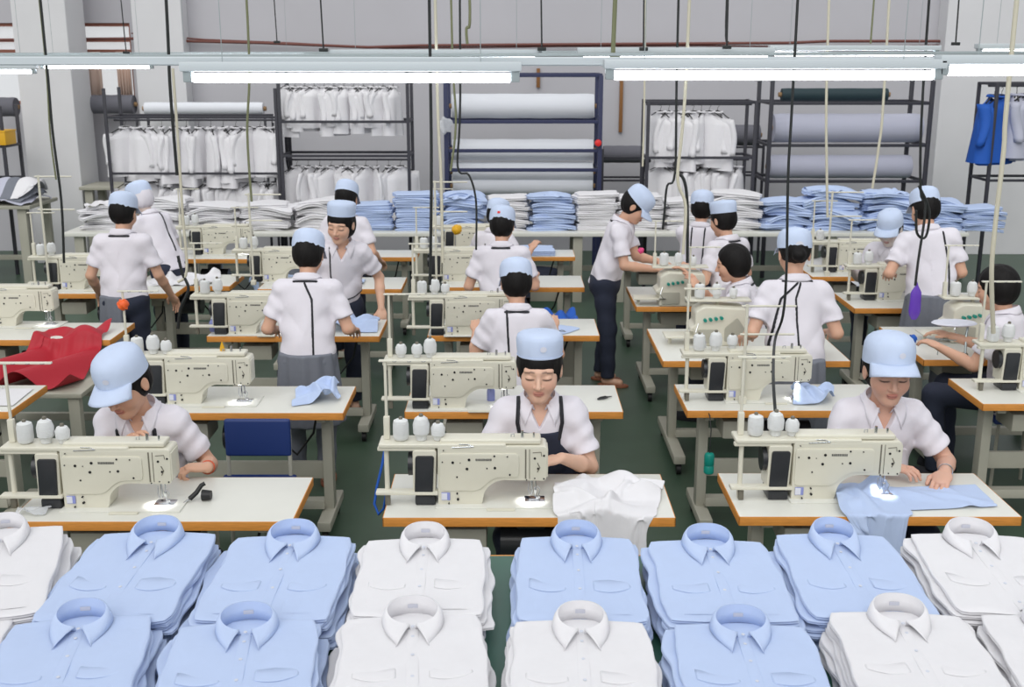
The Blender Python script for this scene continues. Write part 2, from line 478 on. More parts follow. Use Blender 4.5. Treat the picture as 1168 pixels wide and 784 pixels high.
    def skin(P):
        q = tq(P)/np.array([1, .66, 1], F4)
        d = rcone(q, (0,0,.02), (0,0,.20), .125, .105)
        d = smin(d, rcone(q, (0,0,.20), (0,0,.34), .105, .13), .05)*.75*s
        d = smin(d, rcone(P, T(-.125,0,.412), T(.125,0,.412), .038*s, .038*s), .05)
        d = smin(d, rcone(P, nb, hc+Hr@(np.array([0,.018,-.045])*hs), .05*s, .046*s), .02)
        d = smin(d, headsdf(P), .015)
        for j, (sg, Sx, E, Wt) in enumerate(arms):
            d = smin(d, rcone(P, Sx, E, .046*s, .036*s), .02)
            m = E+(Wt-E)*.35
            d = smin(d, rcone(P, E, m, .036*s, .036*s), .012); d = smin(d, rcone(P, m, Wt, .036*s, .024*s), .012)
            d = hand(P, Wt, E, sg, pose_dir[j], d)
        if not seated:
            for hip, kn, an in legs:
                d = smin(d, rcone(P, hip, kn, .065*s, .045*s), .02); d = smin(d, rcone(P, kn, an, .045*s, .032*s), .02)
                d = smin(d, rcone(P, an+np.array([0,.02,-.045]), an+np.array([0,-.10,-.055]), .032*s, .026*s), .02)
        return d
    base = np.array(srgb(*skincol)[:3])
    def tint(V):
        q = hq(V.astype(F4)); x = np.abs(q[:, 0]); f = q[:, 1] < -.04
        col = np.tile(base, (len(V), 1))
        def blend(w, c): col[:] = col*(1-w[:, None])+np.array(srgb(*c)[:3])*w[:, None]
        g = lambda v, w: np.exp(-(v/w)**2)
        blend(f*.18*g((x-.040)/1, .02)*g(q[:, 2]+.030, .02), (214,120,104))
        blend(f*np.clip(1.6*np.exp(-(((q[:, 0])/.0175)**4+((q[:, 2]+.0605)/.0085)**4)), 0, .6), (178,92,88))
        blend(f*.9*g(q[:, 2]+.0600, .0016)*(x < .017), (110,52,50))
        bz = .0235-.25*(x-.012)*(x > .03)*.6
        blend(f*np.clip(1.1*np.exp(-((x-.032)/.0185)**6)*g(q[:, 2]-bz, .0030), 0, .7), (44,32,30))
        ez = -.0065+6*(x-.031)**2
        blend(f*np.clip(1.5*np.exp(-((x-.031)/.0165)**6)*g(q[:, 2]-ez, .0026), 0, .95), (28,20,20))
        return col
    allp = np.array([hc+[0,0,.13*hs], hc-[.12,.13,.12], hc+[.12,.13,.1], o-[.2*s,.16*s,.12], o+[.2*s,.16*s,0]]+[a for t in arms for a in (t[1]-.08, t[1]+.08, t[2]-.07, t[2]+.07, t[3]-.15, t[3]+.15)]+([l[2]-[.08,.16,.09] for l in legs] if not seated else []))
    lo, hi = allp.min(0)-.02, allp.max(0)+.02
    if not seated: lo[2] = 0.002
    sdf_mesh('body', skin, lo, hi, res, M['skin'], root, relax=1, tint=tint)
    # shirt
    ph = random.random()*6
    def folds(P, q):
        w = np.sin(q[:, 0]*30+ph+2.2*np.sin(q[:, 2]*9+ph))*np.exp(-((q[:, 2]-.05)/.2)**2)
        w2 = np.sin(q[:, 2]*46+q[:, 0]*26*np.sign(q[:, 0])+1.5*np.sin(q[:, 1]*25+ph))*np.exp(-((np.abs(q[:, 0])-.16)/.08)**2)
        w3 = (1-2*np.abs(np.sin(q[:, 0]*17-q[:, 2]*13*np.sign(q[:, 0])+ph)))*np.exp(-((q[:, 2]-.16)/.16)**2)
        return .0050*w+.0040*w2+.0040*w3
    def shirtsdf(P, cut=True):
        q0 = tq(P); q = q0/np.array([1, .70, 1], F4)
        d = rcone(q, (0,0,-.06), (0,.0,.10), .168, .150)
        d = smin(d, rcone(q, (0,0,.10), (0,-.005,.33), .150, .160), .06)*.78*s
        d = smin(d, rcone(P, T(-.135,0,.408), T(.135,0,.408), .058*s, .058*s), .06)
        d = smin(d, rcone(P, T(0,.0,.425), T(0,-.002,.472), .086*s, .064*s), .06)
        for (sg, Sx, E, Wt) in arms:
            e = nrm(E-Sx); L = np.linalg.norm(E-Sx)
            c = rcone(P, Sx, E, .054*s, .066*s)
            c = c+.0035*np.sin(((P-Sx.astype(F4))@e.astype(F4))*70+ph+(P[:, 0]*30))
            if cut: c = smax(c, ((P-Sx.astype(F4))@e.astype(F4))-L*sleeve, .004)
            d = smin(d, c, .035)
            if cut:
                pass
        d = d+folds(P, q0)
        d = smax(d, tuck-q0[:, 2], .006)
        d = smax(d, q0[:, 2]-.472, .006)
        if vneck and cut:
            z = q0[:, 2]; wv = (z-.375)*.50
            d = np.maximum(d, -np.maximum(np.abs(q0[:, 0])-wv, q0[:, 1]+.01)*.9)
        return d
    al = np.array([T(-.22,-.2,-.16), T(.22,.2,-.16), T(-.24,.2,.5), T(.24,-.2,.5)]+[p for a in arms for p in (a[1]-.1, a[1]+.1, a[2]-.1, a[2]+.1)])
    lo2, hi2 = al.min(0), al.max(0)
    sh = sdf_mesh('shirt', shirtsdf, lo2, hi2, res*1.0, M[shirt], root, relax=2)
    if collar:
        bm = B(); collar_mesh(bm, a=.070, b=.070, hb=.044, hf=.026, out=.016, px=.066, py=-.125, open_=.020 if vneck else 0, lz=-.002)
        for v in bm.verts:     # drop the points of the collar onto the chest
            v.co.z -= max(0, -v.co.y-.05)*.95
            if v.co.y < -.085: v.co.y = -.085-(-.085-v.co.y)*.55
        p = T(0, .006, .460); bm.verts.ensure_lookup_table(); nr = 37
        CV = np.array([v.co[:] for v in bm.verts]); CV = CV@(R.T*s)+p
        wt = np.zeros(len(CV)); wt[nr*4:] = 1; wt[nr*3:nr*4] = .6
        for _k in range(8):
            Pc = CV.astype(F4); d0 = shirtsdf(Pc, False); G = np.stack([shirtsdf(Pc+np.array([e*(j == 0), e*(j == 1), e*(j == 2)], F4), False)-d0 for j in range(3)], 1) if (e := .004) else 0
            G /= np.linalg.norm(G, axis=1, keepdims=True)+1e-9
            mv = np.maximum(.005-d0, 0); far = np.zeros(len(CV)); far[nr*5:] = 1
            mv = mv*wt-np.maximum(d0-.009, 0)*far*.5
            CV += G*mv[:, None]*.8
        CL = (CV-p)@(R/s)
        for v, q_ in zip(bm.verts, CL): v.co = q_
        co = fin('collar', bm, M[shirt], root, smooth=60)
        mm = Matrix([[*(R[0]*s), p[0]], [*(R[1]*s), p[1]], [*(R[2]*s), p[2]], [0,0,0,1]]); co.matrix_local = mm; solid(co, .0025)
    for (nm, mm, off, maskf) in straps:
        def pf(P, off=off, maskf=maskf):
            q = tq(P); return np.maximum(shirtsdf(P, False)-off, maskf(q)*s)
        sdf_mesh(nm, pf, lo2, hi2, min(res, .006), M[mm], root, relax=1)
    # hair
    if hair:
        def hf(P):
            q = hq(P); qa = q.copy(); qa[:, 0] = np.abs(q[:, 0])
            d = ellip(q, (0,.018,.034), (.083,.100,.089))
            face = ellip(q, (0,-.098,-.030), (.066,.070,.098))
            if hair == 'bob':
                d = smin(d, ellip(q, (0,.030,-.015), (.088,.085,.085)), .03)
                d = np.maximum(d, -face)
            elif hair == 'swept':
                d = smin(d, ellip(q, (0,.030,-.01), (.082,.080,.070)), .03)
                face = ellip(q, (0,-.100,-.046), (.056,.074,.082)); d = np.maximum(d, -face)
                d = smin(d, ellip(q, (.0,.105,-.03), (.03,.03,.05)), .02)
            elif hair == 'bun':
                d = smin(d, ellip(q, (0,.11,.0), (.036,.034,.036)), .015); d = np.maximum(d, -face)
            elif hair == 'fringe':
                d = smin(d, ellip(q, (0,.03,-.02), (.084,.08,.085)), .03)
                face = ellip(q, (.008,-.100,-.045), (.052,.080,.078)); d = np.maximum(d, -face)
            else:
                d = smin(d, ellip(q, (0,.032,-.012), (.078,.074,.070)), .03)
                d = np.maximum(d, -face)
            ear = ellip(qa, (.085,.008,-.012), (.02,.022,.030)) if hair != 'bob' else None
            if ear is not None: d = smax(d, -ear, .006)
            d = smax(d, -(q[:, 2]+(.105 if hair in ('bob','fringe') else .088)), .01)
            return (d+.0015*np.sin(q[:, 0]*160)*np.sin(q[:, 1]*50+1))*hs
        sdf_mesh('hair' if hairmat == 'hair' else 'head_cloth', hf, hc-.17*hs, hc+.17*hs, min(res, .005), M[hairmat], root, relax=1)
    if cap: cap_parts(root, Hm, hs, cap, 'bluecap', emblem=emblem, tilt=cap_tilt, arch=arch)
    # trousers / skirt and shoes
    def tro(P):
        d = ellip(P, o+np.array([0,0,-.03]), (.165*s,.125*s,.13*s))
        for hip, kn, an in legs:
            l = smin(rcone(P, hip, kn, .092*s, .066*s), rcone(P, kn, an+np.array([0,0,.0]), .066*s, .056*s), .03)
            d = smin(d, l, .03)
        d = d+.003*np.sin(P[:, 2]*40+P[:, 0]*25)
        return np.maximum(d, .075-P[:, 2])
    al = np.array([o-[.22,.18,.2], o+[.22,.18,.12]]+[p for l in legs for p in (l[1]-.1, l[1]+.1, l[2]-[.09,.09,.05], l[2]+.1)])
    sdf_mesh('trousers', tro, al.min(0), al.max(0), max(res, .008), M[trousers], root, relax=1)
    for hip, kn, an in legs:
        bm = B(); c = Vector((an[0], an[1]-.045, 0))
        lathe(bm, c, [(.6,.0),(1,.002),(1,.02),(.95,.045),(.8,.062),(.5,.07)] if seated else [(.6,.0),(1,.002),(1,.016),(.92,.022)], 20, .048, .125)
        fin('shoe', bm, M['shoe'] if not seated else M['blackcloth'], root)
    if apron == 'skirt' or apron == 'greyhalf':
        def sk(P):
            q = P-o.astype(F4)
            a = rcone(q/np.array([1,.8,1],F4), (0,0,.02), (0,-.02,-.42), .172*s, .215*s)*.8
            a = a+.006*np.sin(np.arctan2(q[:,1], q[:,0])*11)
            a = smax(a, -(q[:, 2]+.42), .01); a = smax(a, q[:, 2]-.035, .006)
            if apron == 'greyhalf': a = np.maximum(a, (-.02-q[:, 0]) if True else 0)
            return a
        sdf_mesh('apron', sk, o-[.26,.24,.46], o+[.26,.24,.08], max(res, .008), M['grey'], root, relax=1)
    if bracelet:
        sg, Sx, E, Wt = arms[0]; dv = nrm(Wt-E); c = Vector(Wt-dv*.03)
        bm = B(); dvv = Vector(dv); u = dvv.orthogonal().normalized(); v = dvv.cross(u)
        for k in range(3 if bracelet == 'bracelet' else 1):
            cc = c-dvv*.008*k
            tube(bm, [cc+u*(.029*s*math.cos(t*PI/9))+v*(.029*s*math.sin(t*PI/9)) for t in range(19)], .0032, 6, False)
        fin('bracelet', bm, M[bracelet], root)
    return root

# masks in torso coordinates (x across, y depth, z up): negative = inside
def m_line(pts, w, side):        # side -1 front, +1 back
    return lambda q: np.maximum(pline2(q[:, 0], q[:, 2], pts)-w, -side*q[:, 1]-.01)
def m_bib(q):
    x = np.abs(q[:, 0]); z = q[:, 2]
    wv = np.where(z > .17, .092+np.clip(.30-z, 0, .12)*.7, .19)
    return np.maximum(np.maximum(x-wv, z-.36), q[:, 1]+.012)
def strap(pts, w=.007, side=1, name='strap', m='strap', off=.006): return (name, m, off, m_line(pts, w, side))
# ---------------------------------------------------------------- sewing tables
def make_table(w=1.16, d=.5, h=.76, deep=False):
    """origin at the floor, at the near left corner"""
    t = empty('sewing_table', (0,0,0))
    bm = B(); rbox(bm, (w/2, d/2, h-.012), (w-.006, d-.006, .024), .003); tp = fin('table_top', bm, M['top'], t)
    bm = B(); e = .006
    for (c, s) in (((w/2, e/2, h-.0205), (w, e, .041)), ((w/2, d-e/2, h-.0205), (w, e, .041)), ((e/2, d/2, h-.0205), (e, d, .041)), ((w-e/2, d/2, h-.0205), (e, d, .041))):
        rbox(bm, c, (s[0], s[1], s[2]-.002), .002)
    fin('wood_edge', bm, M['edge'], tp)
    bm = B(); rbox(bm, (w/2, d/2, h-.031), (w-.02, d-.02, .014), .002); fin('underside', bm, M['brownwood'], tp)
    for x in (.13, w-.13):
        bm = B(); rbox(bm, (x, d*.5, .41), (.055, .085, .62), .008); fin('leg', bm, M['frame'], t)
        bm = B(); rbox(bm, (x, d*.5, h-.055), (.05, d*.8, .034), .006); fin('top_bracket', bm, M['frame'], t)
        bm = B(); rbox(bm, (x, d*.5, .105), (.075, d*.98, .055), .01); fin('foot', bm, M['frame'], t)
        for y in (.05, d-.05):
            bm = B(); cyl(bm, (x-.014, y, .036), (x+.014, y, .036), .034, 16); rbox(bm, (x, y, .066), (.034, .034, .03), .004)
            fin('caster', bm, M['black'], t)
    bm = B(); rbox(bm, (w/2, d*.55, .34), (w-.3, .03, .10), .006); fin('crossbeam', bm, M['frame'], t)
    bm = B(); rbox(bm, (w*.5, d*.5, .15), (w-.3, .16, .012), .003); rbox(bm, (w*.5, d*.5-.08, .17), (w-.3, .008, .05), .002); fin('treadle', bm, M['frame'], t)
    bm = B(); cyl(bm, (w*.40, d*.5, .55), (w*.62, d*.5, .55), .075, 20); rbox(bm, (w*.51, d*.5, .645), (.12, .1, .05), .006); fin('motor', bm, M['dark'], t)
    bm = B(); tube(bm, [(w*.55,d*.62,.60),(w*.62,d*.8,.48),(w*.72,d*.7,.40),(w*.80,d*.75,.52),(w*.84,d*.6,.70)], .007, 6); fin('power_cord', bm, M['black'], t)
    bm = B(); rbox(bm, (w*.27, d*.4, .62), (.2, .22, .10), .01); fin('drawer', bm, M['frame'], t)
    return t

# ---------------------------------------------------------------- sewing machine seen from its back; origin on the table top, at the left foot of the body
def make_machine():
    t = empty('sewing_machine', (0,0,0))
    body = rpoly([(0,0),(.178,0),(.186,.014),(.195,.07),(.245,.113),(.452,.110),(.456,.262),(.0,.262)],
                 [.006,.01,.01,.03,.04,.014,.02,.012])
    bm = B(); prism(bm, body, .0, .115, .004, 2); old_ = set(bm.faces)
    cov = rpoly([(.008,.085),(.018,.068),(.172,.068),(.232,.128),(.338,.128),(.338,.232),(.008,.232)], [.01,.012,.03,.04,.02,.02,.012])
    for x, z, r in ((.020,.196,.003),(.063,.194,.0055),(.094,.192,.002),(.131,.206,.0058),(.122,.166,.0058),(.205,.168,.003),(.238,.170,.0055),(.236,.222,.004),(.080,.130,.0035),(.083,.03,.005),(.08,.056,.0035),(.045,.012,.003),(.29,.22,.003),(.30,.14,.004),(.025,.246,.002)):
        cyl(bm, (x, -.0085, z), (x, .003, z), r, 12)
    for x, z, r in ((.404,.21,.005),(.442,.222,.0045),(.418,.165,.005),(.442,.12,.0035),(.37,.115,.003),(.404,.122,.003)): cyl(bm, (x, -.002, z), (x, .01, z), r, 12)
    for f in bm.faces:
        if f not in old_: f.material_index = 1
    bd = fin('machine_body', bm, M['cream'], t); bd.data.materials.append(M['black'])
    bm = B(); prism(bm, cov, -.006, .004, .003, 2); cv = fin('cover_plate', bm, M['cream'], bd)
    bm = B()
    for x, w_ in ((.366,.006),(.382,.003)): rbox(bm, (x, .0005, .185), (w_, .004, .13), .001)
    tube(bm, [(.395,-.001,.235),(.430,-.001,.238),(.432,-.001,.22)], .0016, 6); tube(bm, [(.415,-.001,.19),(.425,-.002,.17),(.415,-.001,.15)], .002, 6)
    fin('head_seam', bm, M['seam'], bd)
    bm = B(); rbox(bm, (.455, .055, .185), (.008, .10, .12), .003); fin('face_plate', bm, M['cream'], bd)
    # maker's mark: small grey lettering too fine to read
    bm = B(); x = .158
    for k, w_ in enumerate((.005,.003,.006,.005,.005,.006,.005,.006,.005,.006)):
        rbox(bm, (x+w_/2, -.0068, .206), (w_, .0012, .0095), 0); rbox(bm, (x+w_/2, -.0078, .2035 if k % 2 else .2085), (w_*.4, .0012, .003), 0); x += w_+.0016
    fin('maker_mark', bm, M['mark'], cv, smooth=0)
    bm = B(); rbox(bm, (.032, -.003, .043), (.036, .004, .034), .001); fin('sticker', bm, M['bluetag'], bd)
    bm = B(); rbox(bm, (.026, -.0052, .043), (.024, .003, .03), .001); fin('sticker', bm, M['whitetag'], bd)
    # oil pan / bed
    bm = B(); rbox(bm, (.24, .055, .0035), (.50, .19, .007), .003); bed = fin('machine_bed', bm, M['top'], t)
    bm = B(); rbox(bm, (.262, -.052, .004), (.12, .022, .008), .004); fin('slide_plate', bm, M['cream'], bed)
    bm = B(); rbox(bm, (.405, .055, .008), (.085, .06, .004), .001); fin('needle_plate', bm, M['chrome'], bed)
    # belt guard and hand wheel
    bm = B(); prism(bm, rpoly([(-.105,.045),(-.012,.045),(-.004,.245),(-.104,.245)], .014), .0, .125, .008, 3); rm = fin('belt_guard', bm, M['cream'], t)
    bm = B(); prism(bm, rpoly([(-.098,.052),(-.022,.052),(-.014,.222),(-.092,.222)], .012), -.010, .004, .004, 2); fin('guard_panel', bm, M['dark'], rm)
    bm = B(); rbox(bm, (-.055, .06, .022), (.085, .12, .042), .008); fin('guard_foot', bm, M['dark'], rm)
    bm = B(); cyl(bm, (-.125,.055,.17), (-.105,.055,.17), .052, 24); fin('hand_wheel', bm, M['dark'], t)
    # top tray
    bm = B(); rbox(bm, (.02, .06, .262), (.53, .12, .020), .009, 3); rbox(bm, (.22, .06, .276), (.42, .09, .022), .010, 3); rbox(bm, (-.13, .02, .247), (.24, .03, .014), .004)
    tr = fin('thread_tray', bm, M['cream'], t)
    bm = B(); tube(bm, [(.305,.05,.285),(.305,.05,.298),(.318,.05,.300),(.318,.05,.288)], .003, 6); pg = B(); cyl(pg, (.352,.045,.28), (.352,.045,.316), .0075, 12, .006); fin('thread_peg', pg, M['chrome'], tr)
    cyl(bm, (.400,.045,.28), (.400,.045,.308), .0045, 10); tube(bm, [(.09,.0,.272),(.13,.0,.270),(.15,-.003,.262),(.06,-.003,.258)], .0018, 6)
    fin('thread_guide', bm, M['chrome'], tr)
    # left post, lower arm
    bm = B(); cyl(bm, (-.215,.03,.0), (-.215,.03,.255), .0105, 14); fin('post', bm, M['cream'], t)
    bm = B(); rbox(bm, (-.13, .01, .058), (.26, .05, .014), .005); fin('lower_arm', bm, M['cream'], t)
    bm = B(); rbox(bm, (-.212, .01, .025), (.022, .022, .045), .003); fin('clamp', bm, M['seam'], t)
    # presser assembly
    n = empty('needle_assembly', (0,0,0)); n.parent = t
    bm = B(); cyl(bm, (.392,.055,.03), (.392,.055,.112), .0045, 10); cyl(bm, (.408,.055,.018), (.408,.055,.112), .0035, 10)
    rbox(bm, (.408,.055,.05), (.012,.014,.02), .002); tube(bm, [(.380,.05,.085),(.378,.045,.05),(.388,.04,.035)], .002, 6)
    tube(bm, [(.415,.045,.07),(.428,.04,.055),(.420,.035,.03),(.412,.04,.02)], .0018, 6); rbox(bm, (.402,.045,.0125), (.042,.016,.004), .001); rbox(bm, (.42,.045,.02), (.018,.012,.012), .002)
    fin('presser_foot', bm, M['chrome'], n)
    ld = bpy.data.lights.new('work_light_lamp', 'SPOT'); ld.energy = 1.3; ld.spot_size = 1.5; ld.spot_blend = .8; ld.shadow_soft_size = .008; lo_ = bpy.data.objects.new('work_light_lamp', ld); C.objects.link(lo_); lo_.parent = n; lo_.location = (.39,.03,.100)
    bm = B(); rbox(bm, (.39,.03,.106), (.02,.012,.006), .001); fin('work_light', bm, M['led'], n)
    return t
def make_stand(h=.34, arm=.20):
    """thread stand: sleeve, pole and top arm above the tray of a machine"""
    t = empty('thread_stand', (0,0,0))
    bm = B(); cyl(bm, (0,0,.004), (0,0,h), .0065, 12); fin('pole', bm, M['cream'], t)
    bm = B(); rbox(bm, (0,0,.05), (.026,.026,.10), .005); fin('sleeve', bm, M['cream'], t)
    bm = B(); rbox(bm, (arm*.42, 0, h), (arm*1.1, .022, .008), .003); a = fin('top_arm', bm, M['cream'], t)
    bm = B()
    for k in range(3):
        x = arm*(.2+.3*k); tube(bm, [(x+.008*math.cos(q), -.012+.008*math.sin(q), h) for q in np.linspace(0, 2*PI, 10)], .0016, 6, False)
    fin('thread_eye', bm, M['chrome'], a)
    return t
def make_cone(kind):
    bm = B()
    pr = {0: [(.017,0),(.022,.004),(.0245,.012),(.0245,.05),(.022,.062),(.012,.067),(.006,.067)],
          1: [(.014,0),(.016,.012),(.0225,.02),(.0235,.045),(.018,.062),(.010,.068),(.005,.068)],
          2: [(.012,0),(.014,.01),(.019,.015),(.020,.035),(.014,.046),(.007,.048)]}[kind]
    lathe(bm, (0,0,0), pr, 20); o = fin('thread_cone', bm, M['thread'], None)
    bm = B(); z = pr[-1][1]; lathe(bm, (0,0,z-.004), [(.006,0),(.006,.010),(.004,.012)], 12); fin('cone_core', bm, M['seam'], o)
    return o
def make_overlock():
    t = empty('overlock_machine', (0,0,0))
    bm = B(); prism(bm, rpoly([(0,0),(.34,0),(.34,.15),(.335,.245),(.06,.26),(.0,.225),(.0,.14),(-.03,.12),(-.03,.10),(0,.09)], [.01,.01,.02,.025,.02,.02,.01,.006,.006,.01]), 0, .2, .014, 3)
    bd = fin('machine_body', bm, M['cream'], t)
    bm = B(); prism(bm, rpoly([(.015,.02),(.15,.02),(.15,.11),(.02,.11)], .01), -.008, .002, .003); fin('looper_cover', bm, M['frame'], bd)
    bm = B(); prism(bm, rpoly([(.19,.03),(.325,.03),(.325,.11),(.27,.19),(.19,.12)], .015), -.006, .002, .003); fin('belt_cover', bm, M['frame'], bd)
    bm = B()
    for k in range(4): cyl(bm, (.06+.035*k,-.028,.175+.005*k), (.06+.035*k,.01,.175+.005*k), .011, 14)
    fin('tension_knob', bm, M['teal'], bd)
    bm = B(); rbox(bm, (-.09,.08,.055), (.20,.16,.012), .005); cyl(bm, (-.15,.08,0), (-.15,.08,.055), .012, 10); fin('cloth_plate', bm, M['cream'], t)
    bm = B(); rbox(bm, (.16,.12,.285), (.42,.12,.012), .005); cyl(bm, (.16,.12,.24), (.16,.12,.285), .012, 12); tr = fin('thread_tray', bm, M['cream'], t)
    bm = B(); tube(bm, [(.02,-.0,.15),(.0,-.03,.10),(.03,-.02,.06)], .003, 6); rbox(bm, (.02,-.01,.066), (.05,.03,.005), .001); fin('presser_foot', bm, M['chrome'], t)
    return t

# ---------------------------------------------------------------- folded shirts
def slab_mesh(bm, w=.40, l=.46, t=.012, seed=0, layers=2, shoulder=.018, rag=.004, rows=22, cols=18, droop=0, wave=0):
    """folded shirt body: near edge at y=0, shoulders at y=l; closed, with fold lines round the sides"""
    rnd = random.Random(seed); a1, a2, a3 = rnd.random()*6, rnd.random()*6, rnd.random()*6
    cc = 9
    def outline(side, y):   # half width at y
        f = y/l; h = w/2
        h -= .010*(1-sm(0, .06, f))**2
        h -= .022*max(0, f-.93)/.07*.5
        return h+rag*math.sin(y*19+a1+side*2)+rag*.5*math.sin(y*43+a2)
    prof = [(0, 1.0)]
    for k in range(layers):
        z0, z1 = 1-k/layers, 1-(k+1)/layers
        prof += [(.0035, z0-(z0-z1)*.18), (.0050, (z0+z1)/2), (.0035, z1+(z0-z1)*.18)]
        if k < layers-1: prof += [(-.002, z1)]
    prof += [(0, 0)]
    def ring_pts(off, z, jit):
        P = []; ys = [l*i/rows for i in range(rows+1)]
        for y in ys: P.append((outline(1, y)+off+jit*math.sin(y*31+a3), y))
        top = []
        for i in range(1, cols):
            x = outline(1, l)*(1-2*i/cols); f = abs(x)/(w/2); top.append((x, l+off+shoulder*(1-f)**1.2))
        P += top
        for y in reversed(ys): P.append((-(outline(-1, y)+off+jit*math.sin(y*27+a2)), y))
        for i in range(1, cols): x = -outline(-1, 0)*(1-2*i/cols); P.append((x, -off*1.2+.0025*math.sin(x*33+a1)))
        return [(x, y+(off if y > l*.99 else -off if y < l*.01 else 0), z) for x, y in P]
    prev = None; Rs = []
    for off, zf in prof:
        R = [bm.verts.new(p) for p in ring_pts(off, zf*t, .002*(1-zf))]
        if prev: bridge(bm, prev, R)
        Rs.append(R); prev = R
    # top and bottom caps as shrinking rings with soft undulation
    def capf(R, z, sgn, und):
        cx, cy = 0, l/2; p = R
        for k in (.97, .88, .72, .5, .25):
            q = []
            for v in R:
                x, y = v.co.x*k, cy+(v.co.y-cy)*k
                q.append(bm.verts.new((x, y, z+sgn*.0018*(1-k)**.5+und*(.0016*math.sin(x*26+y*17+a1)+.0012*math.sin(y*37-x*19+a2)))))
            bridge(bm, p, q); p = q
        bm.faces.new(p)
    capf(Rs[0], t, 1, 1); capf(Rs[-1], 0, -1, 0)
    if droop or wave:
        for v in bm.verts: v.co.z += -droop*(v.co.x/w*2)**2+wave*math.sin(v.co.x*14+a2)*math.sin(v.co.y*10+a1)
def make_top_shirt(m, seed, w=.40, l=.46):
    bm = B(); slab_mesh(bm, w, l, .014, seed, 2); o = fin('folded_shirt', bm, M[m], None, smooth=60)
    rnd = random.Random(seed*7+1)
    k = .95+.1*rnd.random()
    bm = B(); collar_mesh(bm, a=.072*k, b=.050, hb=.056, hf=.020, out=.014, px=.046+.008*rnd.random(), py=-.142, open_=.012*rnd.random(), zt=0)
    c = fin('collar', bm, M[m], o, loc=(0, l-.020, .0135), smooth=60); solid(c, .002)
    bm = B(); rbox(bm, (0,.0455,.024), (.030,.0015,.012), .0005); fin('neck_label', bm, M['labelm'], c)
    bm = B(); lathe(bm, (0,-.050,.012), [(.0055,0),(.006,.001),(.005,.0022)], 12); fin('button', bm, M['button'], c)
    bm = B(); rows = []
    ys = [i/30 for i in range(31)]; L = l-.075
    for f in ys:
        y = L*f; rows.append([Vector((x, y, .0166+.0012*(abs(x) < .012)+.0010*math.sin(y*30+seed))) for x in (-.017,-.0165,-.011,0,.011,.0165,.017)])
        rows[-1][0].z -= .005; rows[-1][-1].z -= .005
    grid(bm, rows); pk = fin('placket', bm, M[m], o, smooth=70)
    for y in (.045, .15, .255, .35):
        bm = B(); lathe(bm, (0, y, .0180), [(.0050,0),(.0055,.001),(.0045,.0018)], 12); fin('button', bm, M['button'], pk)
    for sg in (1, -1):
        bm = B(); n = 18; R0 = []; x0, x1, yt = .045, .165, .215
        rows = []
        for i in range(n+1):
            f = i/n; x = x0+(x1-x0)*f; yb = .148-.020*math.sin(PI*min(1, max(0, f)))**.8+.012*f
            e = .0018*math.sin(PI*f)**.35 if 0 < f < 1 else 0; rows.append([Vector((sg*x, yt, .0120)), Vector((sg*x, (yt+yb)/2, .0142+e)), Vector((sg*x, yb+.004, .0158+e)), Vector((sg*x, yb, .0148+e))])
        grid(bm, rows); pf = fin('pocket_flap', bm, M[m], o, smooth=60); solid(pf, .0012)
        bm = B(); rows = [[Vector((sg*(x0+.004+(x1-x0-.008)*i/8), y, .0148 if 0 < i < 8 else .0128)) for y in (.02,.06,.10,.15)] for i in range(9)]
        grid(bm, rows); fin('pocket', bm, M[m], o, smooth=60)
    return o

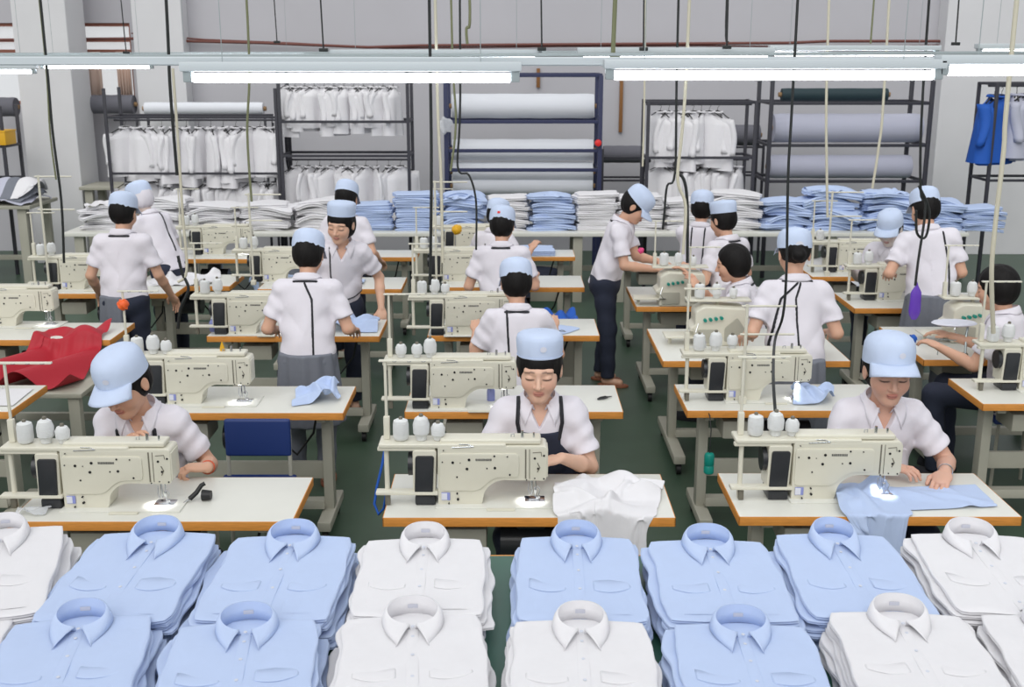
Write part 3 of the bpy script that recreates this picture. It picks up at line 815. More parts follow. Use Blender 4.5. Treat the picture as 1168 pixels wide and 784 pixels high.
# ---------------------------------------------------------------- cloth draped over a table: a small mass-and-spring sheet
def cloth(name, m, P0, hfun, steps=110, sh=.94, th=.0022, noise=.01, seed=1, parent=None, front=None, pins=()):
    """P0: grid of start points (n x m x 3); hfun(x,y) -> height of what carries the cloth (or -9)"""
    rs = np.random.RandomState(seed); X = P0.copy(); n, q = X.shape[:2]
    rest_h = np.linalg.norm(X[1:]-X[:-1], axis=2); rest_v = np.linalg.norm(X[:, 1:]-X[:, :-1], axis=2)
    rest_d = np.linalg.norm(X[1:, 1:]-X[:-1, :-1], axis=2); rest_e = np.linalg.norm(X[1:, :-1]-X[:-1, 1:], axis=2)
    rest_b = np.linalg.norm(X[2:]-X[:-2], axis=2); rest_c = np.linalg.norm(X[:, 2:]-X[:, :-2], axis=2)
    cen = X.mean((0, 1)); X[..., :2] = cen[:2]+(X[..., :2]-cen[:2])*sh
    Z = rs.rand(7, 7); gi = np.linspace(0, 5.999, n); gj = np.linspace(0, 5.999, q)
    i0 = gi.astype(int); j0 = gj.astype(int); fi = (gi-i0)[:, None]; fj = (gj-j0)[None]
    nz = Z[i0][:, j0]*(1-fi)*(1-fj)+Z[i0+1][:, j0]*fi*(1-fj)+Z[i0][:, j0+1]*(1-fi)*fj+Z[i0+1][:, j0+1]*fi*fj
    X[..., 2] += nz*.06+rs.rand(n, q)*noise*.3
    Vv = np.zeros_like(X); dt = .016
    def proj(A, Bv, r, k):
        d = Bv-A; L = np.linalg.norm(d, axis=-1)+1e-9; c = (d*((L-r)/L*.5*k)[..., None]); A += c; Bv -= c
    for s in range(steps):
        Vv[..., 2] -= 9.8*dt; Vv *= .975; O = X.copy(); X = X+Vv*dt
        for it in range(7):
            for a in (0, 1):
                A = X[a:n-1:2]; Bv = X[a+1:n:2]; proj(A, Bv, rest_h[a::2], 1)
                A = X[:, a:q-1:2]; Bv = X[:, a+1:q:2]; proj(A, Bv, rest_v[:, a::2], 1)
            for a in (0, 1):
                proj(X[a:n-1:2, :-1], X[a+1:n:2, 1:], rest_d[a::2], .2) if q > 1 else None
            for a in range(2):
                m_ = (n-2); 
                A = X[a:n-2:4]; Bv = X[a+2:n:4]; k_ = min(len(A), len(Bv)); proj(A[:k_], Bv[:k_], rest_b[a::4][:k_], .10)
                A = X[:, a:q-2:4]; Bv = X[:, a+2:q:4]; k_ = min(A.shape[1], Bv.shape[1]); proj(A[:, :k_], Bv[:, :k_], rest_c[:, a::4][:, :k_], .10)
            H = hfun(X[..., 0], X[..., 1])+.006; hit = (X[..., 2] < H) & (H-X[..., 2] < .12)
            X[..., 2] = np.where(hit, H, X[..., 2]); fr = hit[..., None]*np.array([.6,.6,0])
            X = X*(1-fr)+O*fr
            if front is not None:
                under_ = (X[..., 2] < H-.03) & (H > 0) & (X[..., 1] > front-.006) & (X[..., 1] < front+.2)
                X[..., 1] = np.where(under_, front-.006, X[..., 1])
            for (pi, pj, pp) in pins: X[pi, pj] = pp
        Vv = (X-O)/dt
    bm = B(); grid(bm, [[Vector(p) for p in row] for row in X]); o = fin(name, bm, M[m], parent, smooth=0)
    o.data.shade_smooth(); solid(o, th)
    md = o.modifiers.new('soft', 'SUBSURF'); md.levels = 1; md.render_levels = 1
    return o
def quadgrid(a, b, c, d, n, q, z):
    u = np.linspace(0, 1, n)[:, None, None]; v = np.linspace(0, 1, q)[None, :, None]
    a, b, c, d = [np.array([*p, z], float) for p in (a, b, c, d)]
    return (a*(1-u)+b*u)*(1-v)+(d*(1-u)+c*u)*v
def lumps(tab, seed, n=7, amp=.05, region=None, rad=.07):
    rs = np.random.RandomState(seed); x0, x1, y0, y1, z = tab; rg = region or (x0, x1, y0, y1)
    cs = [(rs.uniform(rg[0], rg[1]), rs.uniform(rg[2], rg[3]), rs.uniform(.4, 1)*amp, rs.uniform(.5, 1)*rad, rs.uniform(0, PI), rs.uniform(1.2, 3)) for _ in range(n)]
    def f(x, y):
        ins = (x > x0) & (x < x1) & (y > y0) & (y < y1); h = np.zeros_like(x)
        for cx, cy, a, r, th, el in cs:
            dx = (x-cx)*math.cos(th)+(y-cy)*math.sin(th); dy = -(x-cx)*math.sin(th)+(y-cy)*math.cos(th)
            h = np.maximum(h, a*np.exp(-((dx/(r*el))**2+(dy/(r*.55))**2)))
        return np.where(ins, z+h, -9.)
    return f

# ---------------------------------------------------------------- hanging garments
def make_hanging(m, seed, L=.62, w=.44):
    rnd = random.Random(seed); bm = B(); n = 28; rows = []
    ph = rnd.random()*6
    for j in range(15):
        f = j/14; z = -f*L; row = []
        hw = (w*.5)*(.30+.70*sm(0, .14, f))*(1+.18*f); dp = .028+.035*sm(0, .2, f)+.03*f
        zz = z-(.0)
        for i in range(n+1):
            th = 2*PI*i/n; fo = 1+.22*f*math.sin(th*5+ph)+.12*f*math.sin(th*9+ph*2)
            x = hw*math.cos(th); row.append(Vector((x, dp*math.sin(th)*fo, zz-.10*abs(math.cos(th))**1.3*(1-sm(0, .5, f))*(.5))))
        rows.append(row)
    grid(bm, rows); bmesh.ops.remove_doubles(bm, verts=bm.verts, dist=1e-5)
    o = fin('hanging_shirt', bm, M[m], None, smooth=0); o.data.shade_smooth()
    for sg in (1, -1):
        bm = B(); prev = None; rows = []
        for j in range(9):
            f = j/8; c = Vector((sg*(w*.44+.05*f+.012*math.sin(f*5+ph)), .02*math.sin(ph+f*3), -.075-f*(L*.62)))
            r = .055-.008*f; rows.append([c+Vector((r*.9*math.cos(t*PI/7), r*.62*math.sin(t*PI/7)*(1+.2*math.sin(t+ph+f*4)), 0)) for t in range(15)])
        grid(bm, rows); bmesh.ops.remove_doubles(bm, verts=bm.verts, dist=1e-5); s = fin('sleeve', bm, M[m], o, smooth=0); s.data.shade_smooth(); solid(s, .002)
    bm = B(); collar_mesh(bm, a=.06, b=.035, hb=.03, hf=.014, out=.012, px=.045, py=-.07, nu=20); c = fin('collar', bm, M[m], o, loc=(0,0,-.02), smooth=60); solid(c, .002)
    bm = B(); tube(bm, [(-.17,0,-.065),(-.05,0,-.005),(0,0,.005),(.05,0,-.005),(.17,0,-.065)], .006, 8)
    tube(bm, [(0,0,.0),(0,0,.035),(.008,0,.045),(.018,0,.055),(.014,0,.068),(0,0,.074),(-.014,0,.066)], .0022, 6)
    fin('hanger', bm, M['black'], o)
    return o
# ================================================================ THE PLACE
def struct(name, bm, m, smooth=0): return tag(fin(name, bm, M[m], None, smooth=smooth), kind='structure')
YB = 15.2
bm = B(); rbox(bm, (-1, 7.6, -.05), (22, 16.0, .1), 0); struct('floor', bm, 'floor')
# back wall with the window opening on the left
wx0, wx1, wz0, wz1 = -9.4, -4.95, 1.95, 2.98
bm = B()
for (x0, x1, z0, z1) in ((-12, wx0, 0, 4.2), (wx0, wx1, 0, wz0), (wx0, wx1, wz1, 4.2), (wx1, 10, 0, 4.2)):
    rbox(bm, ((x0+x1)/2, YB+.1, (z0+z1)/2), (x1-x0, .2, z1-z0), 0)
struct('wall_back', bm, 'wall')
bm = B(); rbox(bm, (-12.1, 7.6, 2.1), (.2, 16, 4.2), 0); struct('wall_left', bm, 'wall')
bm = B(); rbox(bm, (10.1, 7.6, 2.1), (.2, 16, 4.2), 0); struct('wall_right', bm, 'wall')
bm = B()
for k in range(5):
    x = wx0+(wx1-wx0)*k/4; rbox(bm, (x, YB+.06, (wz0+wz1)/2), (.05, .06, wz1-wz0), .003)
for z in (wz0+.02, (wz0+wz1)/2+.16, (wz0+wz1)/2+.30, wz1-.02): rbox(bm, ((wx0+wx1)/2, YB+.06, z), (wx1-wx0, .055, .045), .003)
win = struct('window_1', bm, 'windowframe')
bm = B(); rbox(bm, ((wx0+wx1)/2, YB+.08, (wz0+wz1)/2), (wx1-wx0, .006, wz1-wz0), 0); fin('window_pane', bm, M['glass'], win)
for x0, x1 in ((-5.9,-5.35), (-5.15,-4.97), (-7.9,-7.2)):
    bm = B(); n = 24; grid(bm, [[Vector((x0+(x1-x0)*i/n, YB-.03+.02*math.sin(i*1.3), z)) for z in (wz0+.02, 2.3, 2.62)] for i in range(n+1)]); solid(fin('curtain', bm, M['curtain'], win, smooth=60), .004)
# pilasters on the back wall and the free pillar
a = atY(157, 60, YB-.15); b_ = atY(213, 60, YB-.15)
bm = B(); rbox(bm, ((a.x+b_.x)/2, YB-.14, 2.1), (b_.x-a.x, .28, 4.2), .01); struct('trim_1', bm, 'pilaster')
a = atY(1077, 60, YB-.3)
bm = B(); rbox(bm, (a.x+.75, YB-.15, 2.1), (1.5, .3, 4.2), .01); struct('trim_2', bm, 'pilaster')
bm = B(); p0 = atY(31, 295, 14.3); rbox(bm, (p0.x+.48, 14.55, 2.1), (.66, .62, 4.2), .015)
for v in bm.verts: v.co.x += 0
struct('trim_3', bm, 'pilaster')

# ---------------------------------------------------------------- lamps
def lamp(x0, x1, y, z, label, hang=None, tube_r=.016, group='fluorescent lamps over the tables'):
    t = empty('fluorescent_lamp', ((x0+x1)/2, y, z), 0, label, 'lamp', group); L = x1-x0
    bm = B(); rbox(bm, (0,0,.038), (L+.06,.075,.032), .006); prism_pts = None; fin('housing', bm, M['lampbody'], t)
    bm = B(); cyl(bm, (-L/2+.01,0,0), (L/2-.01,0,0), tube_r, 16); fin('lamp_tube', bm, M['tube'], t)
    for s in (-1, 1):
        bm = B(); cyl(bm, (s*L*.4,0,.05), (s*L*.4,.0,4.0-z), .0016, 6); fin('suspension_wire', bm, M['zinc'], t)
        bm = B(); rbox(bm, (s*(L/2+.008),0,.008), (.03,.04,.044), .004); fin('end_cap', bm, M['zinc'], t)
    return t
def two(px0, px1, py, Y):
    a = atY(px0, py, Y); b = atY(px1, py, Y); return a.x, b.x, Y, a.z
near = [(-180,205,90,3.95,'leftmost of the three long near fluorescent lamps, cut off by the frame')] if False else []
LAMPS = [(218,585,89,3.98,'bright fluorescent tube lamp hanging nearest over the front left tables'),
 (698,1066,86,3.98,'bright fluorescent tube lamp hanging nearest over the front right tables'),
 (1078,1440,81,3.98,'bright fluorescent tube lamp cut off by the right edge, beside the near right lamp'),
 (383,612,67.5,6.75,'thin fluorescent tube lamp of the second line, above the centre'),
 (664,876,65,6.9,'thin fluorescent tube lamp of the second line, right of the centre'),
 (882,1066,61.5,7.6,'thin fluorescent tube lamp of the second line, above the fabric roll racks'),
 (1118,1300,59.5,7.6,'thin fluorescent tube lamp of the second line, at the right edge'),
 (50,172,76.5,9.6,'short fluorescent tube lamp in front of the white pillar'),
 (-90,38,82,9.2,'short fluorescent tube lamp cut off by the left edge'),
 (197,342,69,9.6,'thin fluorescent tube lamp behind the near left lamp')]
for px0, px1, py, Y, lab in LAMPS:
    x0, x1, Y, z = two(px0, px1, py, Y); lamp(x0, x1, Y, z, lab, tube_r=.016 if Y < 5 else .013)
def beam(name, px0, px1, py0, py1, Y, m, h, d, label, cat):
    a = atY(px0, py0, Y); b = atY(px1, py1, Y); bm = B()
    L = (b-a).length; an = math.atan2(b.z-a.z, b.x-a.x)
    rbox(bm, ((a.x+b.x)/2, Y, (a.z+b.z)/2), (L, d, h), .004, 1, Matrix.Rotation(-an, 3, 'Y')); return tag(fin(name, bm, M[m], None), label, cat)
beam('cable_rail', -60, 1230, 69.5, 70.5, 4.06, 'lampbody', .030, .05, 'pale steel rail running across above the near line of lamps', 'rail')
beam('cable_rail', -60, 1230, 65.5, 60.0, 6.6, 'zinc', .020, .05, 'thin galvanised rail carrying the second line of lamps', 'rail')
beam('cable_rail', -60, 660, 62.5, 60, 9.8, 'zinc', .03, .05, 'galvanised rail behind the pillar line carrying the short lamps', 'rail')
def pipe(name, pts, Y, r, m, label, cat):
    bm = B(); tube(bm, [atY(x, y, Y) for x, y in pts], r, 8); return tag(fin(name, bm, M[m], None, smooth=60), label, cat)
pipe('wall_pipe', [(-40,46),(160,44),(215,47),(300,49),(420,54),(480,52),(600,51),(760,50),(900,49),(945,47),(1100,47),(1240,46)], YB-.12, .018, 'rust', 'red brown pipe running across the back wall', 'pipe')
pipe('wall_pipe', [(150,38),(230,45),(330,49),(440,55),(560,54),(640,53),(800,52),(950,54),(1090,51),(1240,50)], YB-.10, .010, 'rust', 'thin brown conduit sagging just below the wall pipe', 'pipe')
# lamp hangers
for i, (px, py, Y) in enumerate([(144,60,9.7),(369,57,6.7),(618,56,6.7),(734,56,6.8),(829,54,6.8),(1090,50,7.6),(316,48,9.6)]):
    a = atY(px, py, Y); bm = B(); tube(bm, [(a.x, Y, a.z), (a.x-.01, Y, a.z+.5), (a.x, Y, 4.0)], .005, 6)
    rbox(bm, (a.x, Y, a.z), (.05, .03, .02), .003)
    tag(fin('lamp_hanger', bm, M['cordblack'], None), 'dark hanging wire of the lamps, '+['left of the near left lamp','above the left end of the centre lamp','above the roll rack','right of the roll rack','above the coat rack','above the right pilaster','above the near left lamp'][i], 'wire', 'lamp hanging wires')
pR = atY(701, 66, 6.7); bm = B(); tube(bm, [(pR.x-.01, 6.7, pR.z), (pR.x, 6.7, 3.1), (pR.x+.005, 6.7, 4.0)], .013, 8); rbox(bm, (pR.x, 6.7, pR.z), (.06, .04, .03), .004)
tag(fin('cable_bundle', bm, M['cordgreen'], None), 'thick bundle of cables coming down to the lamp rail right of the roll rack', 'cable')

# ---------------------------------------------------------------- cables to the machines
def cable(pts, r, m, label, group='cables hanging down to the machines'):
    P = [atY(x, y, Y) for x, y, Y in pts]; P[0] = Vector((P[0].x, P[0].y, 4.0)) if pts[0][1] <= 0 else P[0]
    # soften
    Q = []
    for i in range(len(P)-1):
        p0 = P[max(i-1, 0)]; p1 = P[i]; p2 = P[i+1]; p3 = P[min(i+2, len(P)-1)]
        for k in range(5):
            t = k/5; Q.append(.5*((2*p1)+(p2-p0)*t+(2*p0-5*p1+4*p2-p3)*t*t+(3*p1-p0-3*p2+p3)*t**3))
    Q.append(P[-1]); bm = B(); tube(bm, Q, r, 8); return tag(fin('hanging_cable', bm, M[m], None, smooth=60), label, 'cable', group)
cable([(46,0,8.6),(53,70,8.6),(60,150,8.6),(70,230,8.6),(73,300,8.6)], .010, 'cordblack', 'black cable hanging in front of the white pillar')
cable([(43,0,8.6),(51,60,8.6),(57,150,8.6),(64,205,8.6)], .007, 'cordgreen', 'greenish cable beside the black one in front of the pillar')
cable([(194,0,7.1),(191,30,7.1),(194,100,7.1),(202,200,7.1)], .010, 'cordblack', 'black cable hanging above the white scarved worker')
cable([(197,78,7.1),(203,160,7.1),(208,240,7.1),(213,308,7.1),(203,322,7.1)], .009, 'cordcream', 'cream cable running down beside the white scarved worker')
cable([(203,292,7.1),(208,312,7.1),(215,330,7.1),(206,352,7.1),(203,375,7.1)], .010, 'cordblack', 'black looped cable below the cream cable on the left')
cable([(281,0,8.4),(284,60,8.4),(282,150,8.4),(287,230,8.4)], .009, 'cordgreen', 'dark cable hanging in front of the left coat rack')
cable([(490,0,5.95),(491,90,5.95),(492,200,5.95),(491,300,5.95),(490,325,5.95)], .008, 'cordblack', 'straight black cable left of the roll rack')
cable([(495,0,6.9),(499,110,6.9),(503,200,6.9),(505,300,6.9)], .009, 'cordcream', 'cream cable left of the roll rack')
cable([(513,0,8.4),(516,60,8.4),(520,140,8.4),(514,195,8.4)], .008, 'cordgreen', 'greenish cable hanging in front of the roll rack')
cable([(525,0,8.4),(525,110,8.4),(522,190,8.4),(535,200,8.4),(543,230,8.4),(543,285,8.4)], .008, 'cordblack', 'dark cable curving down in front of the light blue stack')
cable([(531,0,8.4),(536,12,8.4),(532,32,8.4),(533,50,8.4)], .010, 'cordgreen', 'short twisted cable loop above the roll rack')
cable([(734,0,8.4),(735,110,8.4),(733,190,8.4)], .007, 'cordcream', 'thin pale cable left of the middle coat rack')
cable([(772,0,7.6),(772,80,7.6),(770,196,7.6),(761,212,7.6),(758,240,7.6),(756,262,7.6)], .008, 'cordblack', 'thin black cable arching down beside the woman standing at the rack')
cable([(786,0,7.0),(784,60,7.0),(778,150,7.0),(773,205,7.0),(782,235,7.0),(779,290,7.0)], .010, 'cordcream', 'cream cable coming down in the middle of the right rows')
cable([(770,196,7.2),(780,205,7.2),(784,235,7.2),(784,300,7.2)], .010, 'cordblack', 'black cable curving down beside the cream cable in the middle right')
cable([(829,0,8.6),(828,25,8.6),(831,48,8.6)], .007, 'cordblack', 'short dark wire above the thin lamp line at the right')
cable([(908,0,5.7),(904,110,5.7),(899,200,5.7),(897,310,5.7),(893,360,5.7),(884,388,5.7),(882,430,4.9),(885,478,4.6)], .007, 'cordblack', 'long black cable hanging down to the front right machine')
cable([(940,0,8.6),(943,90,8.6),(943,190,8.6),(944,248,8.6)], .010, 'cordcream', 'cream cable in front of the lilac fabric rolls')
cable([(1010,0,8.6),(1008,110,8.6),(1002,170,8.6),(995,215,8.6)], .010, 'cordcream', 'pale cable in front of the right end of the lilac fabric rolls')
cable([(997,0,8.6),(993,50,8.6)], .007, 'cordgreen', 'short green wire above the right roll rack')
cable([(1057,0,7.6),(1053,100,7.6),(1050,215,7.6),(1056,235,7.6),(1047,300,7.56),(1044,326,7.55)], .009, 'cordblack', 'black cable hanging down to the purple bag')
cable([(1048,212,7.6),(1060,240,7.6),(1056,270,7.6),(1046,266,7.6),(1045,240,7.6)], .009, 'cordblack', 'black cable loop beside the two workers leaning together')
cable([(1158,0,5.9),(1150,100,5.9),(1145,170,5.9),(1136,250,5.9),(1131,310,5.9),(1133,380,5.95)], .013, 'cordcream', 'pair of cream cables hanging at the right edge')

# ---------------------------------------------------------------- racks and rolls at the back wall
def rack(name, x0, x1, y0, y1, z1, shelves, m, label, r=.02, cat='rack', bars=()):
    t = empty(name, ((x0+x1)/2, (y0+y1)/2, 0), 0, label, cat); cx, cy = (x0+x1)/2, (y0+y1)/2
    for x in (x0, x1):
        for y in (y0, y1):
            bm = B(); rbox(bm, (x-cx, y-cy, z1/2), (r*2, r*2, z1), .003); fin('upright', bm, M[m], t)
    for z in shelves:
        for y in (y0, y1):
            bm = B(); rbox(bm, (0, y-cy, z), (x1-x0, r*1.4, r*1.6), .003); fin('rail', bm, M[m], t)
        for x in (x0, x1):
            bm = B(); rbox(bm, (x-cx, 0, z), (r*1.4, y1-y0, r*1.6), .003); fin('side_rail', bm, M[m], t)
    for z in bars:
        bm = B(); cyl(bm, (x0-cx, 0, z), (x1-cx, 0, z), .012, 10); fin('hanging_bar', bm, M[m], t)
    return t
def roll(x0, x1, y, z, r, m, label, group=None, sag=0):
    o = empty('fabric_roll', ((x0+x1)/2, y, z), 0, label, 'fabric roll', group); L = x1-x0
    bm = B(); n = 36; rows = []
    for i in range(25):
        x = -L/2+L*i/24; rr = r*(1+.012*math.sin(i*.9))*(.96 if i in (0, 24) else 1); rows.append([Vector((x, rr*math.cos(2*PI*k/n), rr*math.sin(2*PI*k/n)*(.985))) for k in range(n+1)])
    grid(bm, rows); bmesh.ops.remove_doubles(bm, verts=bm.verts, dist=1e-5); bmesh.ops.holes_fill(bm, edges=[e for e in bm.edges if e.is_boundary]); fin('cloth_winding', bm, M[m], o, smooth=50)
    bm = B(); cyl(bm, (-L/2-.035,0,0), (L/2+.035,0,0), .028, 16); fin('core', bm, M['card'], o)
    return o
YR = 13.6
X = lambda px, Y=YR: atY(px, 150, Y).x
Zq = lambda py, Y=YR: atY(584, py, Y).z
# middle roll rack
x0, x1 = X(510), X(683)
rk0 = rack('fabric_rack', x0, x1, 13.4, 14.0, Zq(86, 13.4), (Zq(86, 13.4), Zq(137, 13.4)-.02, Zq(172, 13.4), Zq(194, 13.4)), 'rackdark' if False else 'racknavy', 'navy steel rack holding wide white fabric rolls in the middle of the back wall', .025)
for k, (py, r) in enumerate(((121,.145),(171,.13),(196,.12),(212,.11))):
    roll(x0+.06, x1-.06, 13.7, Zq(py, 13.7)+(0), r, 'rollwhite', ['thick white fabric roll on the top shelf of the middle rack','white fabric roll on the second shelf of the middle rack','white fabric roll third from the top of the middle rack','white fabric roll lowest in the middle rack'][k], 'white rolls in the middle rack')
bm = B(); lathe(bm, (0,0,0), [(.01,0),(.035,.008),(.042,.03),(.035,.055),(.01,.062)], 16); kb = fin('red_knob', bm, M['redball'], rk0, loc=atY(682,163,13.37)-Vector(rk0.location), rot=(PI/2,0,0))
pb = atY(508, 143, 13.33)
o = cloth('plastic_bag', 'white', quadgrid((pb.x-.12, 13.2), (pb.x+.12, 13.2), (pb.x+.12, 13.36), (pb.x-.12, 13.36), 12, 12, pb.z), lambda x, y: np.full_like(x, pb.z-.05)+.05*np.exp(-((x-pb.x)**2)/.004), steps=20) if False else None
bm = B(); bmesh.ops.create_icosphere(bm, subdivisions=3, radius=.09)
for v in bm.verts: v.co *= 1+.18*math.sin(v.co.x*70+v.co.z*40)+.1*math.sin(v.co.y*90); 
for v in bm.verts: v.co.x *= .9; v.co.y *= .35
tag(fin('plastic_bag', bm, M['film'], None, loc=(pb.x, 13.31, pb.z)), 'crumpled pale plastic bag tied to the left upright of the middle roll rack', 'bag')
# right roll rack
x0, x1 = X(876, 13.4), X(1056, 13.4)
rack('fabric_rack', x0, x1, 13.3, 14.0, Zq(92, 13.3), (Zq(118, 13.3), Zq(163, 13.3)-.03, Zq(204, 13.3)-.03), 'rackdark', 'dark steel rack holding lilac fabric rolls on the right of the back wall', .022)
roll(X(890), X(1010), 13.65, Zq(108, 13.65), .075, 'rolldark', 'thin dark green roll on the top of the right rack')
roll(X(882), X(1050), 13.65, Zq(146, 13.65), .17, 'rolllilac', 'thick lilac fabric roll on the middle shelf of the right rack', 'lilac rolls in the right rack')
roll(X(880), X(1042), 13.65, Zq(190, 13.65), .14, 'rolllilac', 'lilac fabric roll on the lower shelf of the right rack', 'lilac rolls in the right rack')
# left background rolls
roll(X(-30, 14.4), X(14, 14.4), 14.6, Zq(122, 14.6), .12, 'rollgrey', 'dark grey roll at the left edge below the window')
roll(X(98, 14.7), X(150, 14.7), 14.9, Zq(119, 14.9), .12, 'rollgrey', 'dark grey roll between the pillar and the left coat rack')
roll(X(165, 14.4), X(300, 14.4), 14.5, Zq(124, 14.5), .08, 'rollwhite', 'long white roll lying behind the left coat rack')
roll(X(690, 14.4), X(745, 14.4), 14.6, Zq(176, 14.6), .11, 'rollgrey', 'grey roll low between the middle roll rack and the coat rack')
roll(X(822, 14.5), X(868, 14.5), 14.6, Zq(154, 14.6), .13, 'rollgrey', 'grey roll between the middle coat rack and the right roll rack')
q_ = Zq(124, 14.5)-.08
rack('wall_shelf', X(160, 14.4), X(305, 14.4), 14.3, 14.75, q_, (q_-.02,), 'rackdark', 'tall thin shelf frame behind the left coat rack carrying the long white roll', .014, 'shelf')
# low shelf between
rack('low_shelf', X(826, 14.3), X(872, 14.3), 14.3, 14.7, Zq(165, 14.3), (Zq(168, 14.3), Zq(200, 14.3)), 'rackdark', 'low dark shelf behind the middle coat rack', .015, 'shelf')
rack('low_shelf', X(688, 14.3), X(740, 14.3), 14.3, 14.7, Zq(170, 14.3), (Zq(180, 14.3), Zq(206, 14.3)), 'rackdark', 'low dark shelf right of the middle roll rack', .015, 'shelf')
for k, (px, py0, py1) in enumerate(((707,92,151),(614,78,100))):
    a = atY(px, py0, YB-.06); b = atY(px+(3 if k == 0 else 0), py1, YB-.06); bm = B(); rbox(bm, ((a.x+b.x)/2, YB-.03, (a.z+b.z)/2), (.045, .04, abs(a.z-b.z)), .004)
    tag(fin('wooden_batten', bm, M['brownwood'], None), ['brown wooden batten on the back wall right of the roll rack','short brown wooden batten above the roll rack'][k], 'batten')

# coat racks with garments
random.seed(3)
hang = {m: [make_hanging(m, s) for s in (1, 2, 3)] for m in ('white',)}
hang['royal'] = [make_hanging('royal', 9)]; hang['rolllilac'] = [make_hanging('rolllilac', 8)]
used = set()
def hang_row(x0, x1, y, z, n, what, sc, label, group, m='white', ang=(28, 80)):
    for i in range(n):
        src = hang[m][i % len(hang[m])]
        o = src if src.name not in used else dup(src); used.add(src.name)
        f = (i+.5)/n; o.location = (x0+(x1-x0)*f, y, z-.075*sc); o.rotation_euler = (0, random.uniform(-.04, .04), math.radians(random.choice((1, 1, 1, -1))*random.uniform(*ang))); o.scale = (sc*random.uniform(.9, 1.08), sc*random.uniform(.8, 1.5), sc*random.uniform(.86, 1.10))
        tag(o, f'{what}, {ORD[i]} from the left on {label}', 'shirt', group)
Yg = 13.0
rack('garment_rack', X(131, Yg), X(321, Yg), Yg-.25, Yg+.25, Zq(100, Yg), (Zq(134, Yg-.25), Zq(198, Yg-.25)), 'rackdark', 'dark steel garment rack of white coats behind the left pillar', .016, bars=(Zq(137, Yg), Zq(201, Yg)))
hang_row(X(136, Yg), X(318, Yg), Yg, Zq(137, Yg), 13, 'white hanging coat', 1.0, 'the upper bar of the left garment rack', 'coats on the left rack')
hang_row(X(136, Yg), X(318, Yg), Yg, Zq(201, Yg), 14, 'white hanging coat', .9, 'the lower bar of the left garment rack', 'coats on the left rack lower bar')
rack('garment_rack', X(325, Yg), X(468, Yg), Yg-.25, Yg+.25, Zq(80, Yg), (Zq(139, Yg-.25), Zq(178, Yg-.25)), 'rackdark', 'dark steel garment rack of white coats left of the roll rack', .018, bars=(Zq(92, Yg), Zq(182, Yg)))
hang_row(X(322, Yg), X(455, Yg), Yg, Zq(92, Yg), 12, 'white hanging coat', .82, 'the upper bar of the second garment rack', 'coats on the second rack')
hang_row(X(330, Yg), X(462, Yg), Yg, Zq(182, Yg), 10, 'white hanging coat', .95, 'the lower bar of the second garment rack', 'coats on the second rack lower bar')
rack('garment_rack', X(736, Yg), X(856, Yg), Yg-.25, Yg+.25, Zq(114, Yg), (Zq(117, Yg-.25), Zq(180, Yg-.25)), 'rackdark', 'dark steel garment rack of white coats right of the roll rack', .018, bars=(Zq(119, Yg), Zq(182, Yg)))
hang_row(X(748, Yg), X(822, Yg), Yg, Zq(119, Yg), 8, 'white hanging coat', 1.0, 'the upper bar of the third garment rack', 'coats on the third rack')
hang_row(X(750, Yg), X(848, Yg), Yg, Zq(182, Yg), 8, 'white hanging coat', .9, 'the lower bar of the third garment rack', 'coats on the third rack lower bar')
rack('garment_rack', X(1122, Yg), X(1260, Yg), Yg-.25, Yg+.25, Zq(94, Yg), (Zq(96, Yg-.25), Zq(206, Yg-.25)), 'rackdark', 'dark garment rack of blue clothes at the right edge', .018, bars=(Zq(98, Yg),))
hang_row(X(1124, Yg), X(1140, Yg), Yg-.05, Zq(98, Yg), 2, 'bright blue hanging jacket', 1.35, 'the rack at the right edge', 'blue jackets', 'royal', (30, 50))
hang_row(X(1150, Yg), X(1180, Yg), Yg, Zq(98, Yg), 3, 'pale lilac hanging shirt', 1.2, 'the right edge rack', 'lilac shirts', 'rolllilac')

# ---------------------------------------------------------------- long table at the back with stacks
def long_table(name, x0, x1, y0, y1, h, m, label, legs, edge='frame'):
    t = empty(name, ((x0+x1)/2, y0, 0), 0, label, 'table'); w = x1-x0; d = y1-y0
    bm = B(); rbox(bm, (0, d/2, h-.02), (w, d, .04), .006); tp = fin('table_top', bm, M[m], t)
    if edge == 'edge':
        bm = B(); rbox(bm, (0, d+.004, h-.02), (w, .012, .036), .003); rbox(bm, (0, -.004, h-.02), (w, .012, .036), .003); fin('wood_edge', bm, M['edge'], tp)
    for x in legs:
        for y in (.08, d-.08):
            bm = B(); rbox(bm, (x-(x0+x1)/2, y, (h-.04)/2), (.10, .07, h-.04), .006); fin('leg', bm, M['frame'], t)
    bm = B(); rbox(bm, (0, d-.12, .25), (w-.1, .03, .06), .004); fin('crossbeam', bm, M['frame'], t)
    return t
long_table('packing_table', -4.75, -.05, 11.86, 12.7, .76, 'top', 'long white table at the back under stacks of white and blue shirts, left part', (-4.6,-3.4,-2.2,-1.0,-.2))
long_table('packing_table', -.02, 4.83, 11.86, 12.7, .76, 'top', 'long white table at the back under stacks of shirts, right part', (.7,1.15,2.3,3.4,4.6))
var = {}
for m in ('white', 'blue'):
    for s in range(4):
        bm = B(); slab_mesh(bm, .38, .34, .022, s+20, 2, rag=.012, rows=12, cols=10, shoulder=.0, droop=(.0,.008,.016,.024)[s], wave=(.0,.003,.008,.012)[s]); var[m, s] = fin('folded_shirt', bm, M[m], None, smooth=60)
vused = set()
